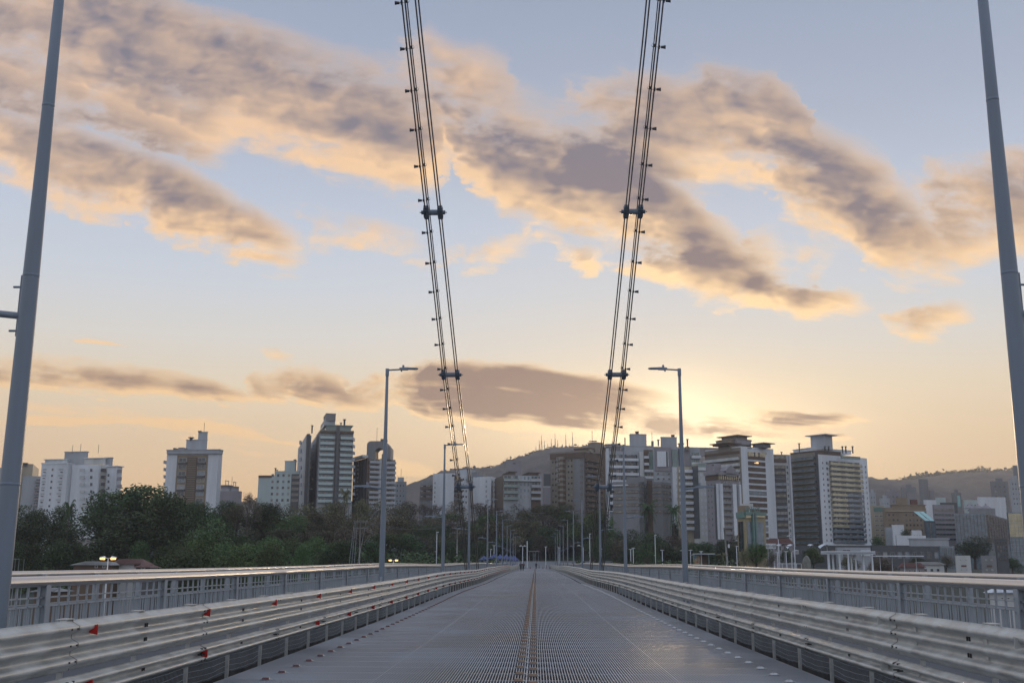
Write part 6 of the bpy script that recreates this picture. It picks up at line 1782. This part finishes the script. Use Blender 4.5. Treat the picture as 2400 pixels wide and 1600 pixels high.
# low white rail in the park
a, c = at(1822, 1320, 288), at(1878, 1321, 288); z0 = gz(a.x, 288); m = MB(); h_ = a.z - z0; m.beam((0, 0, h_), (c.x - a.x, 0, h_), .15, .15); m.beam((0, 0, h_ * .5), (c.x - a.x, 0, h_ * .5), .12, .12)
for k in range(6): m.box((c.x - a.x) * k / 5 - .08, (c.x - a.x) * k / 5 + .08, -.08, .08, -.3, h_)
tag(build('park_fence', m, 'white', None, (a.x, 288, z0)), 'low white rail fence in front of the curved street lamps', 'fence')
# parked cars near the landing
def car(px, py, Y, mt, label, rz=0):
    p = at(px, py, Y); r = empty('parked_car', (p.x, Y, gz(p.x, Y) + .05), rz); tag(r, label, 'car', 'cars parked near the bridge end'); r.scale = (1, 1, 1)
    m = MB(); sec = [(-2.1, .45, .75), (-2.0, .35, .95), (-1.0, .30, 1.0), (-.9, .30, 1.0), (1.0, .30, .98), (1.9, .35, .88), (2.1, .45, .65)]
    rows = [[(x, -.85, z0), (x, -.85, z1 * .8), (x, -.78, z1), (x, .78, z1), (x, .85, z1 * .8), (x, .85, z0), (x, -.85, z0)] for x, z0, z1 in sec]
    for q, w_ in zip(rows[:-1], rows[1:]): m.quadstrip(q, w_)
    m.add(rows[0][:6], [(0, 1, 2, 3, 4, 5)]); m.add(rows[-1][:6], [(5, 4, 3, 2, 1, 0)]); build('body', m, mt, r)
    m = MB(); v = [(-1.5, -.72, .98), (1.1, -.72, .98), (1.1, .72, .98), (-1.5, .72, .98), (-1.0, -.6, 1.45), (.4, -.6, 1.45), (.4, .6, 1.45), (-1.0, .6, 1.45)]; m.add(v, [(0, 1, 5, 4), (1, 2, 6, 5), (2, 3, 7, 6), (3, 0, 4, 7)]); w_ = build('windows', m, 'glass', r)
    m = MB(); m.add([(x * 1.0, y, z + .02) for x, y, z in v[4:]], [(0, 1, 2, 3)]); m.add([(x, y, z + .03) for x, y, z in v[4:]], [(0, 1, 2, 3)]); build('roof', m, mt, r)
    for x in (-1.3, 1.3):
        for y in (-.86, .70): m = MB(); m.tube([(x, y, .32), (x, y + .16, .32)], .32, 12); build('wheel', m, 'black', r)
for a in ((1390, 1312, 352, 'wgrey', 'pale car parked left of the right chain foot'), (1148, 1313, 350, 'blue', 'blue car parked beside the leftmost tents'), (1905, 1321, 300, 'white', 'white car parked left of the pergola'), (1690, 1325, 285, 'white', 'white van-like car parked right of the mural shelter')): car(*a)

# ------------------------------------------------------------------ haze
mb = MB(); mb.box(-3300, 3300, -60, 2750, -18.5, 330)
hz = build('haze', mb, 'soil'); hm = bpy.data.materials.new('haze'); hm.use_nodes = True; nt = hm.node_tree; nt.nodes.clear()
pv = nt.nodes.new('ShaderNodeVolumePrincipled'); ho = nt.nodes.new('ShaderNodeOutputMaterial'); nt.links.new(pv.outputs[0], ho.inputs['Volume'])
pv.inputs['Color'].default_value = (.85, .86, .90, 1); pv.inputs['Density'].default_value = HAZE; pv.inputs['Anisotropy'].default_value = .4
hz.data.materials.clear(); hz.data.materials.append(hm); tag(hz, kind='stuff')
